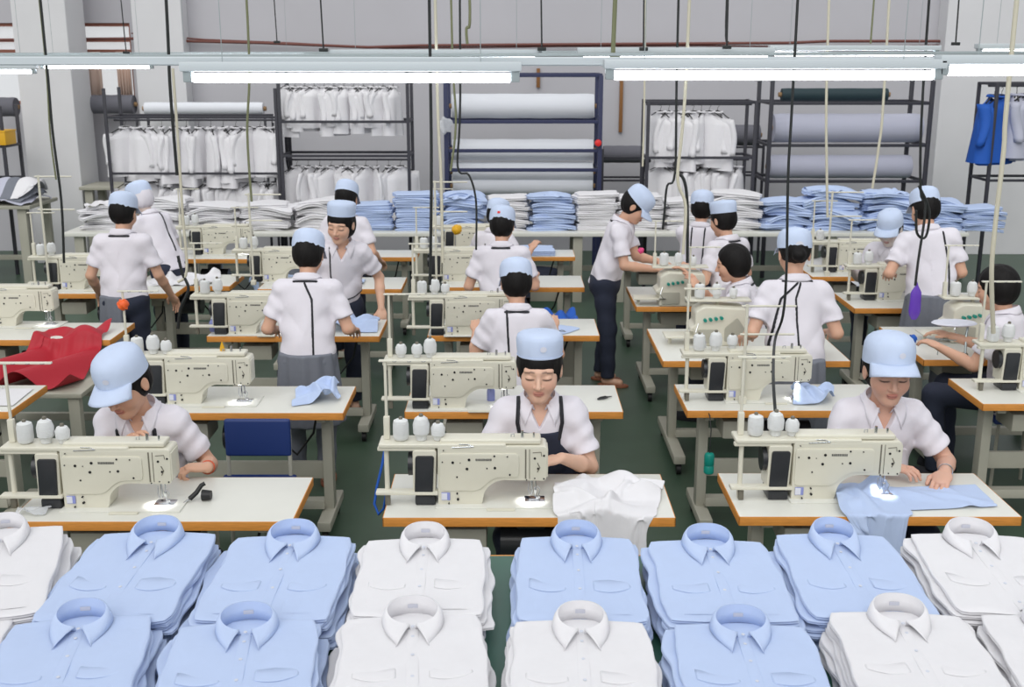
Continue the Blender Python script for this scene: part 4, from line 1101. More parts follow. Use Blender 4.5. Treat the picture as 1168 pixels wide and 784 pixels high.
def back_stack(px0, px1, pytop, m, n, where, messy=.3, lean=0, Y=12.02):
    a = atY(px0, 262, Y).x; b = atY(px1, 262, Y).x; zt = atY(584, pytop+5, Y+.15).z; t = (zt-.76)/n; w = b-a
    for i in range(n):
        s = (0 if messy < .3 and i % 3 else (i*7+n) % 3+(1 if messy > .4 else 0)); src = var[m, s]; o = src if src.name not in vused else dup(src); vused.add(src.name)
        z = .76+t*i; f = i/n
        o.location = ((a+b)/2+random.uniform(-1, 1)*messy*.05+lean*f, Y+random.uniform(-.02, .02)*(.3+messy), z)
        ti = random.uniform(-.16, .16)*messy*f
        o.rotation_euler = (0, ti-lean*.5*f, random.uniform(-.5, .5)*messy+random.choice((0, 0, PI))*0); o.scale = (w/.40*random.uniform(.95, 1.0+.06*messy), random.uniform(.9, 1.1), t/.022*1.05)
        tag(o, f'{"white" if m == "white" else "blue"} shirt, {ORD[n-1-i]} from top of {where}', 'shirt', f'shirts in {where}')
ST = [(92,150,228,'white',9,'the untidy white stack right of the pillar',1.0),
 (212,272,227,'white',8,'the white stack behind the scarved worker',.8),
 (152,208,220,'white',9,'the white stack left of the scarved worker',.7),
 (276,333,226,'white',8,'the white stack below the left coats',.5),
 (335,388,222,'white',8,'the white stack left of the blue stacks',.8),
 (393,447,227,'blue',9,'the leftmost blue stack',.25),
 (449,500,215,'blue',11,'the blue stack left of the roll rack',.2),
 (503,554,214,'blue',9,'the loose blue stack below the roll rack',.7),
 (556,602,219,'white',11,'the white stack below the middle of the roll rack',.3),
 (604,654,216,'blue',10,'the blue stack below the roll rack',.4),
 (656,704,215,'white',12,'the tall white stack beside the roll rack',.25),
 (703,756,218,'white',11,'the white stack left of the middle coat rack',.4),
 (760,806,222,'white',10,'the white stack behind the man in the middle',.4),
 (808,868,214,'white',11,'the leaning white stack',.5),
 (870,925,222,'blue',8,'the low light blue stack left of the lilac rolls',.8),
 (916,980,209,'blue',10,'the tall rumpled blue pile',1.0),
 (984,1050,214,'blue',10,'the blue pile below the lilac rolls',.8),
 (1052,1098,222,'blue',9,'the back table\'s second blue stack from the right',.6),
 (1096,1146,231,'blue',8,'the blue stack at the back table\'s right end',.4)]
for (a, b, pt, m, n, w, ms) in ST: back_stack(a, b, pt, m, n, w, ms)
# loose shirts thrown on top of the untidy piles
TB = (-4.7, 4.8, 11.88, 12.68, .76)
for k, (px, py, w, m, lab) in enumerate(((945,210,.5,'blue','rumpled light blue shirt thrown over the tall blue pile'),(1010,213,.5,'blue','rumpled light blue shirt thrown over the pile right of the tall one'),(628,217,.36,'blue','light blue shirt hanging over the front of the stack below the roll rack'),(120,226,.42,'white','rumpled white shirt lying on the untidy white stack'),(528,216,.4,'blue','light blue shirt spread on top of the loose stack below the roll rack'))):
    c = atY(px, py+4, 12.15); z0 = c.z-.03
    f = lambda x, y, c=c, z0=z0, w=w: np.where((np.abs(x-c.x) < w*.42) & (y > 11.98) & (y < 12.4), z0+.04*np.exp(-((x-c.x)/.1)**2-((y-12.15)/.1)**2)+.012*np.sin(x*40+y*22), np.where((y > 11.87), .77, -9))
    o = cloth('crumpled_shirt', m, quadgrid((c.x-w*.55, 11.93), (c.x+w*.5, 11.90), (c.x+w*.52, 12.42), (c.x-w*.5, 12.45), 26, 26, c.z+.05), f, steps=45, sh=.9, seed=k+3)
    tag(o, lab, 'shirt')

# ---------------------------------------------------------------- sewing tables, machines, cones
proto_t = {}; tcount = {}
def put_table(x0, x1, y, d, label, cat='table', group='sewing tables'):
    key = (round(x1-x0, 2), d)
    if key not in proto_t: proto_t[key] = make_table(x1-x0, d); t = proto_t[key]
    else: t = dup(proto_t[key])
    t.location = (x0, y, 0); tag(t, label, cat, group); return t
mach0 = make_machine(); stand0 = make_stand(); cones0 = [make_cone(k) for k in range(3)]; over0 = make_overlock(); first = {'m': 1, 's': 1, 'o': 1, 'c': [1, 1, 1]}
def put(src, key, loc, rz=0, sc=1):
    if key == 'c': k = cones0.index(src); o = src if first['c'][k] else dup(src); first['c'][k] = 0
    else: o = src if first[key] else dup(src); first[key] = 0
    o.location = loc; o.rotation_euler = (0, 0, rz); o.scale = (sc,)*3; return o
def station(x, y, where, ncone=3, stand=True, cones=(0, 1, 2), rz=0, xs=(-.155, -.07, .0), arm=True):
    """machine with its thread stand and cones; x,y = left foot of the body"""
    tag(put(mach0, 'm', (x, y, .76), rz), f'cream sewing machine on {where}', 'sewing machine', 'sewing machines')
    zt = .76+.272
    if stand: tag(put(stand0, 's', (x-.215, y+.07, zt)), f'cream thread stand pole on {where}', 'thread stand', 'thread stands')
    nm = ['leftmost', 'middle', 'rightmost']
    for k in range(ncone):
        c = put(cones0[cones[k]], 'c', (x+xs[k], y+.055, zt+.002 if xs[k] < .03 else zt+.016), random.random()*6, 1.5 if cones[k] != 0 else 1.35)
        tag(c, f'white thread cone, {nm[k]}, on {where}', 'thread cone', 'thread cones')
COLS = {'L': (-2.05, -.89), 'C': (-.57, .59), 'R': (.93, 2.09), 'Q': (2.55, 3.71), 'Z': (-3.82, -2.66)}

CN = {'L': 'left column', 'C': 'centre column', 'R': 'right column', 'Q': 'far right column', 'Z': 'far left column'}
RN = {1: 'front row', 2: 'second row', 3: 'third row', 4: 'fourth row', 5: 'fifth row'}
T_ = [('L',1,4.26,.5),('C',1,4.30,.5),('R',1,4.31,.5),('L',2,5.69,.5),('C',2,5.71,.5),('R',2,5.73,.5),('L',3,7.36,.5),('C',3,7.38,.5),('L',4,8.93,.5),('C',4,9.0,.5),('L',5,10.4,.4),('C',5,10.42,.4),
      ('R',3,6.73,.85),('R',4,8.28,.75),('R',5,9.95,.5),('Q',2,5.85,.5),('Q',3,6.76,.88),('Q',4,8.22,.58),('Q',5,9.45,.5),('Z',5,10.3,.5),('Z',2,5.71,.5),('Z',3,7.26,.5),('Z',4,8.75,.5)]
for c, r, y, d in T_:
    x0, x1 = COLS[c]
    if (c, r) == ('C', 1): x0, x1 = -.53, .67
    if (c, r) == ('Z', 5): x0, x1 = -3.4, -2.24
    put_table(x0, x1, y, d, f'white topped sewing table, {RN[r]}, {CN[c]}')
W_ = lambda c, r: f'the {RN[r]} table, {CN[c]}'
def mx(px, py, z=.76): return at(px, py, z)
# left foot pixel of each machine body
for c, r, px, py, kw in (('C',1,500,577,{}),('R',1,902,571,{}),('L',1,74,581,{}),('C',2,491,467,dict(cones=(2,2,1))),('R',2,828,458,dict(xs=(-.15,-.06,.03))),('L',2,191,462,{}),
                        ('C',3,508,383,{}),('L',3,261,382,dict(ncone=2)),('C',4,505,322,dict(ncone=2)),('L',4,300,322,dict(ncone=2)),('Q',2,1162,446,dict(ncone=2)),('Q',4,1000,343,dict(ncone=2)),
                        ('Q',5,955,311,dict(ncone=1)),('Z',3,-12,373,{}),('Z',4,70,331,dict(ncone=2)),('Z',5,232,291,dict(ncone=2)),('C',5,520,291,dict(ncone=1)),('Z',2,-110,452,dict(ncone=0))):
    p = at(px, py); station(p.x, p.y, W_(c, r), **kw)
for c, r, px, py in (('R',3,792,395),('R',4,752,350),('Q',3,1085,392)):
    p = at(px, py); tag(put(over0, 'o', (p.x, p.y, .76)), f'cream overlock machine with teal knobs on {W_(c, r)}', 'overlock machine', 'overlock machines')
    for k in range(3):
        cc = put(cones0[k], 'c', (p.x+.04+.11*k, p.y+.12, .76+.294), 0, 1.4); tag(cc, f'white thread cone, {["leftmost","middle","rightmost"][k]}, above the overlock on {W_(c, r)}', 'thread cone', 'thread cones')
    st = put(stand0, 's', (p.x-.03, p.y+.12, .76+.288)); tag(st, f'cream thread stand pole above the overlock on {W_(c, r)}', 'thread stand', 'thread stands')

# ---------------------------------------------------------------- front table and its shirt stacks
HT = .92
long_table('inspection_table', -2.6, 2.7, 2.2, 3.60, HT, 'green', 'green topped table across the foreground, covered with stacks of folded shirts', (-2.5, -1.2, 0.05, 1.3, 2.6), 'edge')
tops = {m: [make_top_shirt(m, s) for s in (1, 2, 3)] for m in ('blue', 'white')}; tu = set()
under = {}
for m in ('blue', 'white'):
    for s in range(4):
        bm = B(); slab_mesh(bm, .40, .46, .014, s+40+(9 if m == 'white' else 0), 2, rag=.007); under[m, s] = fin('folded_shirt', bm, M[m], None, smooth=60)
uu = set()
def front_stack(pc, py_far, pn, py_near, m, n, where, w=1.0, t=.0135, seed=0):
    w *= .97
    """far middle of the shoulders and near middle of the top shirt, in pixels"""
    zt = HT+n*t; a = at(pc, py_far, zt); b = at(pn, py_near, zt); ang = math.atan2(-(a.x-b.x), a.y-b.y); L = (a-b).length; rr = random.Random(seed)
    for i in range(n):
        if i == n-1:
            src = tops[m][seed % 3]; o = src if src.name not in tu else dup(src); tu.add(src.name); jx = jy = ja = 0
        else:
            src = under[m, (i+seed) % 4]; o = src if src.name not in uu else dup(src); uu.add(src.name)
            jx, jy, ja = rr.uniform(-.013, .013)+(.014*rr.choice((-1, 1)) if i < n-3 else 0), rr.uniform(-.012, .006), rr.uniform(-.04, .04)
        o.location = (b.x+jx, b.y+jy, HT+t*i+.0005); o.rotation_euler = (0, 0, ang+ja)
        o.scale = (w*(1 if i == n-1 else rr.uniform(.99, 1.045)), L/.46, t/.014*(1 if i == n-1 else .86))
        tag(o, (f'{"white" if m == "white" else "blue"} shirt with collar up, topmost of {where}' if i == n-1 else f'{"white" if m == "white" else "blue"} shirt, {ORD[n-1-i]} from top of {where}'), 'shirt', f'shirts in {where}')
FS = [(5,607,-35,705,'white',8,'the white stack at the left edge, far row',1.0),
 (182,610,112,706,'blue',8,'the blue stack second from the left, far row',1.0),
 (336,614,297,705,'blue',8,'the blue stack third from the left, far row',1.0),
 (485,617,475,700,'white',9,'the white stack left of centre, far row',.98),
 (657,615,664,706,'blue',8,'the blue stack right of centre, far row',.96),
 (806,619,838,706,'blue',8,'the blue stack right of middle, far row',.97),
 (948,612,1000,703,'blue',8,'the blue stack under the hanging cloth, far row',.95),
 (1104,612,1170,698,'white',9,'the white stack at the right edge, far row',.98),
 (-62,706,-130,800,'white',7,'the white stack at the bottom left corner',1.0),
 (96,708,50,812,'blue',9,'the blue stack leftmost, near row',.98),
 (283,712,262,815,'blue',9,'the blue stack second from left, near row',.98),
 (471,705,470,812,'white',9,'the white stack left of centre, near row',.98),
 (662,711,670,815,'white',9,'the white stack right of centre, near row',.95),
 (843,715,875,815,'blue',9,'the blue stack at right, near row',.95),
 (1022,702,1078,805,'white',9,'the white stack second from right, near row',.96),
 (1196,706,1270,806,'white',9,'the white stack at the bottom right corner',.96)]
for k, (a, b, c, d, m, n, w, sc) in enumerate(FS): front_stack(a, b, c, d, m, n, w, sc, seed=k)

for k, (px, py, Y, h, lab) in enumerate(((57,332,8.85,.92,'tall cream stand with two arms in front of the white pillar'),(289,318,9.1,.75,'tall cream stand at the fourth row left machine'),(498,330,9.1,.85,'tall cream stand at the fourth row centre machine'),(944,300,9.5,.72,'tall cream stand at the fifth row far right machine'),(846,470,5.86,.55,'tall cream stand at the second row right machine'))):
    q = atY(px, py, Y); t = empty('tall_stand', (q.x, Y, .76), 0, lab, 'stand'); bm = B(); cyl(bm, (0,0,0), (0,0,h), .009, 10); rbox(bm, (0,0,.02), (.04,.04,.04), .006); fin('pole', bm, M['cream'], t)
    for z in (h, h*.72):
        bm = B(); cyl(bm, (-.03,0,z-.01), (.26,0,z-.01), .006, 8); fin('arm', bm, M['cream'], t)
# ---------------------------------------------------------------- stools
def make_stool():
    t = empty('stool', (0,0,0))
    bm = B(); rbox(bm, (0,0,.47), (.34,.30,.035), .012, 3); fin('seat', bm, M['bluechair'], t)
    for x in (-.13,.13):
        for y in (-.11,.11):
            bm = B(); tube(bm, [(x,y,.455),(x*1.15,y*1.15,0)], .011, 8); fin('leg', bm, M['frame'], t)
    return t
stool0 = make_stool(); sfirst = [1]
def stool(x, y, label):
    o = stool0 if sfirst[0] else dup(stool0); sfirst[0] = 0; o.location = (x, y, 0); tag(o, label, 'stool', 'stools of the seated workers')
bp = at(262, 500, .62)
t = empty('chair', (-1.31, 5.36, 0), 0, 'chair with a dark blue plastic backrest behind the front left worker', 'chair')
bm = B(); rbox(bm, (0,0,.46), (.38,.36,.03), .012, 3); fin('seat', bm, M['bluechair'], t)
bm = B(); rbox(bm, (0,.17,.68), (.34,.03,.2), .02, 4); fin('backrest', bm, M['bluechair'], t)
for x in (-.16,.16):
    for y in (-.14,.16):
        bm = B(); tube(bm, [(x,y,.45),(x,y,0)], .011, 8); fin('leg', bm, M['frame'], t)
    bm = B(); tube(bm, [(x,.165,.45),(x,.175,.72)], .011, 8); fin('back_frame', bm, M['frame'], t)

# ---------------------------------------------------------------- people
F3 = .0038
# front three, facing the camera
person('woman in a blue visor cap seated at the front left machine, looking down', (-1.70, 5.06, 0), rot=0, pz=.56, lean=16, twist=0, head=(22,-20,-6),
       hl=(.335,-.29,.80), hr=(-.02,-.30,.90), cap='visor', res=F3, s=1.03, hs=1.24, cap_tilt=-2, bracelet='bracelet', eh=(.5,.3,-1), curl=(1.1,.6), pose_dir=((-.9,-.2,.1),None),
       straps=[strap([(.082,.42),(.078,.30),(.076,.16)], .0075, -1, 'neck_cord', off=.010), strap([(-.082,.42),(-.078,.30),(-.076,.16)], .0075, -1, 'neck_cord', off=.010)])
person('woman in a brimless blue cap and navy apron seated at the front centre machine', (.125, 5.0, 0), pz=.60, lean=10, head=(7,-4,0),
       hl=(.095,-.28,.865), hr=(-.16,-.30,.86), cap='flat', res=F3, s=1.03, hs=1.22, hair='swept', cap_tilt=-10, eh=(.45,.1,-1), curl=(.45,.5), skincol=(222,180,156), pose_dir=((-.9,-.35,-.1),None),
       straps=[('apron','navy',.009,m_bib), strap([(.085,.33),(.098,.40),(.092,.50)], .0085, -1, 'apron_strap', off=.011), strap([(-.085,.33),(-.098,.40),(-.092,.50)], .0085, -1, 'apron_strap', off=.011)])
person('woman in a blue visor cap handling blue cloth at the front right machine', (1.69, 5.06, 0), pz=.58, lean=14, head=(6,-3,0),
       hl=(.22,-.37,.81), hr=(-.03,-.30,.80), cap='visor', res=F3, s=1.05, hs=1.27, cap_tilt=-9, bracelet='chrome', eh=(.7,.1,-.9), curl=(.8,.6), skincol=(214,168,146), pose_dir=((-.5,-.8,-.2),None),
       straps=[('placket','uniform',.0035, m_line([(0,.33),(0,-.1)], .015, -1)), ('pocket','uniform',.004, m_line([(.085,.24),(.085,.20)], .045, -1))])
stool(-1.70, 5.12, 'stool under the front left worker'); stool(.125, 5.06, 'stool under the worker in the navy apron'); stool(1.69, 5.12, 'stool under the front right worker')
# back views and others
bk = dict(rot=180, vneck=False, emblem=False)
person('woman in a grey apron standing back to us behind the second row left table', (-1.24, 6.62, 0), **bk, seated=False, pz=.82, lean=14, head=(22,0,0), hl=(.24,-.28,.92), hr=(-.24,-.28,.92),
       cap='visor', res=.006, s=1.0, hs=1.12, hair='nape', apron='skirt', trousers='grey', straps=[strap([(-.0,.44),(-.045,.34),(-.055,.0)], .007, 1), strap([(-.07,.45),(.07,.45)], .007, 1, 'neck_strap'), strap([(-.2,-.03),(.2,-.03)], .006, 1, 'waist_tie')])
person('woman with a dark fringe standing and facing us in the left column', (-1.27, 8.12, 0), rot=10, seated=False, pz=.84, lean=16, side=4, head=(12,-22,4), hl=(.30,-.12,.80), hr=(-.15,-.25,.85),
       cap='flat', res=.006, s=1.0, hs=1.15, hair='fringe', cap_tilt=-14, emblem=False, skincol=(222,178,152), apron=None, trousers='navy', straps=[strap([(-.085,.46),(-.07,.25),(-.02,.08)], .006, -1), strap([(-.16,.06),(.0,.06),(.16,.10)], .006, -1, 'waist_tie'), ('apron_pouch','navy',.008, m_line([(.0,.0),(.03,.0)], .055, -1))])
person('man standing back to us at far left, blue cap, half grey apron', (-2.87, 8.2, 0), **bk, seated=False, pz=.84, lean=8, head=(14,-6,0), hl=(.26,-.20,.84), hr=(-.28,-.22,.82),
       cap='visor', res=.006, s=1.02, hs=1.12, apron='greyhalf', trousers='navy', straps=[strap([(-.07,.452),(.07,.452)], .008, 1, 'neck_strap'), strap([(-.2,-.01),(.2,-.01)], .006, 1, 'waist_tie')])
person('man in a pale cap with a face cover bending left over his work, far left', (-2.92, 9.5, 0), rot=-120, seated=False, pz=.84, lean=26, head=(20,0,0), hl=(.10,-.35,.84), hr=(-.18,-.35,.84), vneck=False,
       cap='visor', res=.008, s=1.0, hs=1.12, hair='nape', hairmat='uniform', emblem=False, skincol=(206,186,176), straps=[strap([(-.05,.45),(-.03,.1)], .008, 1)])
person('worker in a blue cap, back to us, behind the woman with the fringe', (-1.44, 9.62, 0), rot=168, vneck=False, emblem=False, seated=False, pz=.78, lean=8, head=(4,0,0), hl=(.24,-.22,.84), hr=(-.24,-.22,.84), cap='visor', cap_tilt=24, res=.008, s=1.0, hs=1.12, straps=[strap([(-.06,.452),(.06,.452)], .008, 1, 'neck_strap')])
person('worker with a black back strap seated back to us behind the navy apron woman', (.03, 6.72, 0), **bk, pz=.60, lean=10, head=(18,6,0), hl=(.26,-.30,.88), hr=(-.24,-.32,.90), cap='visor', res=.006, s=1.03, hs=1.15,
       straps=[strap([(.06,.46),(.052,.30),(.035,.0)], .007, 1), strap([(-.07,.452),(.07,.452)], .007, 1, 'neck_strap')])
pb_ = person('worker in a red badged blue cap, back to us, fourth row of centre column', (-.08, 8.46, 0), **bk, pz=.70, lean=10, head=(16,-8,0), hl=(.24,-.28,.88), hr=(-.26,-.30,.90), cap='visor', res=.008, s=1.03, hs=1.12, straps=[strap([(-.06,.452),(.07,.452)], .008, 1, 'neck_strap')])
cp_ = [c for c in pb_.children if c.name.startswith('cap')][0]
bm = B(); rbox(bm, (.01,.106,.045), (.020,.004,.016), .002); fin('badge', bm, M['redball'], cp_)
person('worker half hidden behind the badge cap worker, leaning right', (-.20, 9.9, 0), rot=150, vneck=False, emblem=False, pz=.60, lean=12, head=(12,0,0), hl=(.24,-.28,.88), hr=(-.26,-.30,.90), cap='visor', res=.008, s=1.0, hs=1.1)
person('woman in dark trousers standing sideways, head bent towards the table beside her', (.74, 8.85, 0), rot=78, vneck=False, emblem=False, seated=False, pz=.86, lean=16, head=(34,0,0), hl=(-.02,-.42,1.02), hr=(-.14,-.40,.98), cap='visor', res=.006, s=1.03, hs=1.12, hair='nape', trousers='navy', cap_tilt=14,
       straps=[strap([(-.06,.455),(.07,.455)], .008, 1, 'neck_strap')], feet=[(.08,.03),(-.10,-.05)])
person('man in a blue cap, back to us, in front of the leaning white stack', (1.62, 9.75, 0), rot=160, vneck=False, emblem=False, pz=.66, lean=10, head=(8,10,0), hl=(-.10,-.25,.98), hr=(-.28,-.28,.92), cap='visor', res=.008, s=1.03, hs=1.15, straps=[strap([(-.055,.45),(-.05,.1)], .007, 1), strap([(.055,.45),(.05,.1)], .007, 1)])
person('worker seen from behind left in a blue cap, third of the right column, looking left', (1.80, 9.12, 0), rot=215, vneck=False, emblem=False, pz=.64, lean=8, head=(14,0,0), hl=(.22,-.28,.88), hr=(-.24,-.30,.90), cap='flat', res=.008, s=1.05, hs=1.15, cap_tilt=-4, straps=[strap([(-.06,.45),(.06,.45)], .007, 1, 'neck_strap')])
person('woman with bare black bobbed hair reaching left across the table', (1.74, 7.90, 0), rot=-104, vneck=False, pz=.54, lean=14, head=(12,0,0), hl=(.10,-.40,.96), hr=(-.16,-.48,1.0), cap=None, res=.006, s=1.03, hs=1.15, hair='bob', straps=[strap([(-.08,.45),(-.06,.1)], .006, 1), strap([(-.06,.45),(.06,.45)], .006, 1, 'neck_strap')])
person('woman in a blue cap, back to us, black straps meeting at her neck', (1.70, 6.56, 0), **bk, seated=False, pz=.80, lean=14, head=(10,0,0), hl=(.25,-.25,.90), hr=(-.28,-.28,.92), cap='visor', arch=True, res=.006, s=1.05, hs=1.15, hair='bun', trousers='grey', apron='skirt',
       straps=[strap([(.005,.45),(.10,.36),(.155,.12),(.16,.0)], .0065, 1), strap([(-.01,.45),(.02,.36),(.0,.0)], .0065, 1), strap([(-.085,.462),(.085,.462)], .006, 1, 'neck_strap')])
person('man in a grey apron leaning left, back to us, far right', (3.02, 7.95, 0), rot=165, vneck=False, emblem=False, seated=False, pz=.90, lean=14, side=8, head=(22,20,0), hl=(.30,-.22,1.02), hr=(-.10,-.28,.98), cap='visor', res=.006, s=1.04, hs=1.15, apron='skirt', trousers='grey', straps=[strap([(-.095,.44),(-.115,.2),(-.10,.0)], .007, 1), strap([(-.2,-.0),(.2,-.0)], .006, 1, 'waist_tie')])
person('worker with a masked face leaning in behind the far right machines', (3.12, 9.1, 0), rot=-35, vneck=False, emblem=False, pz=.66, lean=16, head=(20,0,0), hl=(.2,-.3,.9), hr=(-.25,-.32,.92), cap='visor', res=.008, s=1.0, hs=1.12, skincol=(226,214,210))
person('black haired worker at the right edge, one arm stretched left', (3.02, 6.56, 0), rot=-125, vneck=False, pz=.62, lean=10, head=(14,0,0), hl=(.14,-.40,.86), hr=(-.20,-.42,.86), cap=None, res=.006, s=1.03, hs=1.15, hair='bob')
for (x, y, l) in ((.03,6.66,'stool under the worker behind the navy apron woman'),(-.08,8.42,'stool under the worker with the red badge cap'),(-.2,9.86,'stool under the half hidden worker'),(1.62,9.7,'stool under the man raising a hand'),(1.80,9.06,'stool under the worker looking left'),(1.78,7.90,'stool under the woman with bobbed hair'),(3.12,9.14,'stool under the masked worker'),(3.05,6.56,'stool under the worker at the right edge')): stool(x, y, l)

# ---------------------------------------------------------------- cloths on the tables
tC1 = (-.53, .67, 4.30, 4.80, .76)
a = quadgrid((.13,4.07),(.56,4.05),(.70,4.68),(.16,4.72), 60, 60, .90)
tag(cloth('white_shirt', 'white', a, lumps(tC1, 5, 12, .085, (.22,.64,4.33,4.68), .085), steps=80, sh=.86, seed=2, front=4.30), 'crumpled white shirt being sewn, hanging over the front edge of the front centre table', 'shirt')
tR1 = (.93, 2.09, 4.31, 4.81, .76)
a = quadgrid((1.28,4.10),(1.66,4.06),(1.66,4.66),(1.40,4.66), 44, 54, .86)
tag(cloth('blue_cloth', 'blue', a, lumps(tR1, 8, 6, .06, (1.36,1.62,4.36,4.66), .08), steps=80, sh=.94, seed=4, front=4.31), 'light blue cloth under the needle, hanging over the front right table edge', 'cloth')
a = quadgrid((1.62,4.36),(2.04,4.40),(2.04,4.66),(1.62,4.62), 34, 20, .84)
tag(cloth('blue_cloth', 'blue', a, lumps(tR1, 18, 4, .022, (1.64,2.0,4.4,4.6), .08), steps=50, sh=.95, seed=6), 'light blue shirt pieces lying flat right of the worker at the front right table', 'cloth')
tL2 = (-2.05, -.89, 5.69, 6.19, .76)
a = quadgrid((-1.20,5.76),(-.90,5.86),(-.92,6.12),(-1.24,6.16), 36, 34, .88)
tag(cloth('blue_cloth', 'blue', a, lumps(tL2, 9, 9, .10, (-1.16,-.98,5.84,6.08), .07), steps=60, sh=.80, seed=8), 'crumpled light blue cloth near the corner of the second row left table', 'cloth')
tR2 = (.93, 2.09, 5.73, 6.23, .76)
a = quadgrid((1.50,5.78),(1.78,5.82),(1.80,6.1),(1.54,6.1), 34, 30, .88)
tag(cloth('blue_cloth', 'blue', a, lumps(tR2, 10, 8, .10, (1.56,1.76,5.84,6.04), .07), steps=60, sh=.85, seed=9), 'crumpled light blue cloth beside the needle on the second row right table', 'cloth')
tL3 = (-2.05, -.89, 7.36, 7.86, .76)
a = quadgrid((-1.30,7.42),(-.90,7.42),(-.90,7.78),(-1.30,7.80), 36, 30, .88)
tag(cloth('blue_cloth', 'blue', a, lumps(tL3, 11, 9, .12, (-1.25,-.95,7.48,7.74), .08), steps=60, sh=.85, seed=10), 'heap of light blue cloth on the third row left table', 'cloth')
tL4 = (-2.05, -.89, 8.93, 9.43, .76)
a = quadgrid((-1.42,9.0),(-1.22,9.0),(-1.2,9.3),(-1.4,9.3), 18, 18, .80)
tag(cloth('blue_cloth', 'blue', a, lumps(tL4, 12, 3, .04, (-1.4,-1.24,9.05,9.25), .06), steps=40, sh=.9, seed=11), 'small light blue cloth on the fourth row left table', 'cloth')
tZ3 = (-3.82, -2.66, 7.26, 7.76, .76)
# red cloth: hangs between the two left tables
tb = lambda x, y: np.where((x > -3.82) & (x < -2.66) & (y > 7.26) & (y < 7.76), .76+.03+.05*np.sin(x*16+y*6)*np.cos(y*15), np.where((x > -3.5) & (x < -2.62) & (y > 6.55) & (y < 7.26), .60+.05+.06*np.sin(x*17-y*9), -9.))
a = quadgrid((-3.40,6.60),(-2.66,6.62),(-2.70,7.58),(-3.15,7.48), 44, 50, .95)
tag(cloth('red_cloth', 'red', a, tb, steps=70, sh=.86, seed=12, front=None), 'shiny dark red cloth draped from the far left table over a trestle', 'cloth')
t = empty('trestle', (-3.05, 6.9, 0), 0, 'grey trestle under the red cloth', 'trestle')
bm = B(); rbox(bm, (0,0,.57), (.84,.58,.03), .006); fin('trestle_top', bm, M['frame'], t)
for x in (-.36,.36):
    for y in (-.24,.24):
        bm = B(); rbox(bm, (x,y,.28), (.07,.06,.56), .006); fin('leg', bm, M['frame'], t)
tC3 = (-.57, .59, 7.38, 7.88, .76)
a = quadgrid((.18,7.95),(.52,7.95),(.50,8.5),(.20,8.5), 30, 34, .9)
tq_ = lambda x, y: np.where((y < 7.9) & (y > 7.38) & (x < .59), .76, np.where((x > .2) & (x < .5) & (y > 7.9) & (y < 8.5), .66+.06*np.sin(x*30)*np.cos(y*17), -9.))
tag(cloth('royal_blue_cloth', 'royal', a, tq_, steps=60, sh=.85, seed=13), 'bright blue cloth heaped on a box behind the third row centre table', 'cloth')
bm = B(); rbox(bm, (.35, 8.2, .32), (.30,.5,.64), .01); tag(fin('storage_box', bm, M['frame'], None), 'grey box carrying the bright blue cloth', 'box')
tC5 = (-.57, .59, 10.42, 10.82, .76)
bm = B(); slab_mesh(bm, .34, .3, .05, 77, 3, rag=.012); tag(fin('folded_shirt', bm, M['blue'], None, loc=(.22,10.46,.762), smooth=60), 'flat light blue folded shirts on the fifth row centre table', 'shirt')
bm = B(); slab_mesh(bm, .20, .16, .008, 78, 1, rag=.006); tag(fin('cloth_piece', bm, M['blue'], None, loc=(.40,7.48,.762), rot=(0,0,.9), smooth=60), 'small light blue cloth piece on the third row centre table', 'cloth')
# white cloth stacks on the second row left of the frame
a = quadgrid((-2.98,5.8),(-2.68,5.8),(-2.7,6.12),(-3.0,6.12), 20, 20, .80)
tag(cloth('white_cloth', 'white', a, lumps((-3.82,-2.66,5.71,6.21,.76), 14, 3, .03), steps=35, sh=.95, seed=14), 'white cloth lying on the second row far left table', 'cloth')
zc = at(188, 322, .84); a = quadgrid((zc.x-.3,9.0),(zc.x+.3,9.0),(zc.x+.3,9.5),(zc.x-.3,9.5), 30, 24, .95)
put_table(-3.1, -2.3, 9.05, .5, 'small white work table under a white cloth pile, left of the fourth row')
tag(cloth('white_cloth', 'white', a, lumps((-3.1,-2.3,9.05,9.55,.76), 15, 6, .10), steps=50, sh=.9, seed=15), 'heap of white cloth between the two workers at the far left', 'cloth')
# bags and bundles below the back table
for k, (px, py, w, h, m) in enumerate(((918,300,.42,.26,'white'),(365,300,.35,.3,'grey'),(330,305,.3,.25,'blue'),(590,300,.5,.22,'navy'),(1010,300,.5,.25,'blue'))):
    p = at(px, py+26, 0); bm = B(); bmesh.ops.create_icosphere(bm, subdivisions=4, radius=1)
    for v in bm.verts:
        c = v.co.copy(); v.co *= 1+.10*math.sin(c.x*7+k)+.07*math.sin(c.z*9+c.y*5+k); v.co = Vector((v.co.x*w, v.co.y*.25, max(v.co.z*h, -h*.75)+h*.75))
    tag(fin('cloth_bundle', bm, M[m], None, loc=(p.x, 12.15, 0), smooth=80), ['white cloth bundle','grey cloth bundle','light blue cloth bundle','dark bundle','blue cloth bundle'][k]+' on the floor under the back table, '+['right of the middle','left, by the table leg','far left','in the middle','on the right'][k], 'bundle', 'bundles below the back table')

# ---------------------------------------------------------------- small things
def blob(name, loc, s, m, label, cat, prof=None):
    bm = B(); lathe(bm, (0,0,0), prof or [(.4,0),(.9,.05),(1,.3),(.95,.6),(.7,.85),(.3,1)], 20); 
    for v in bm.verts: v.co = Vector((v.co.x*s[0], v.co.y*s[1], v.co.z*s[2]))
    return tag(fin(name, bm, M[m], None, loc=loc, smooth=60), label, cat)
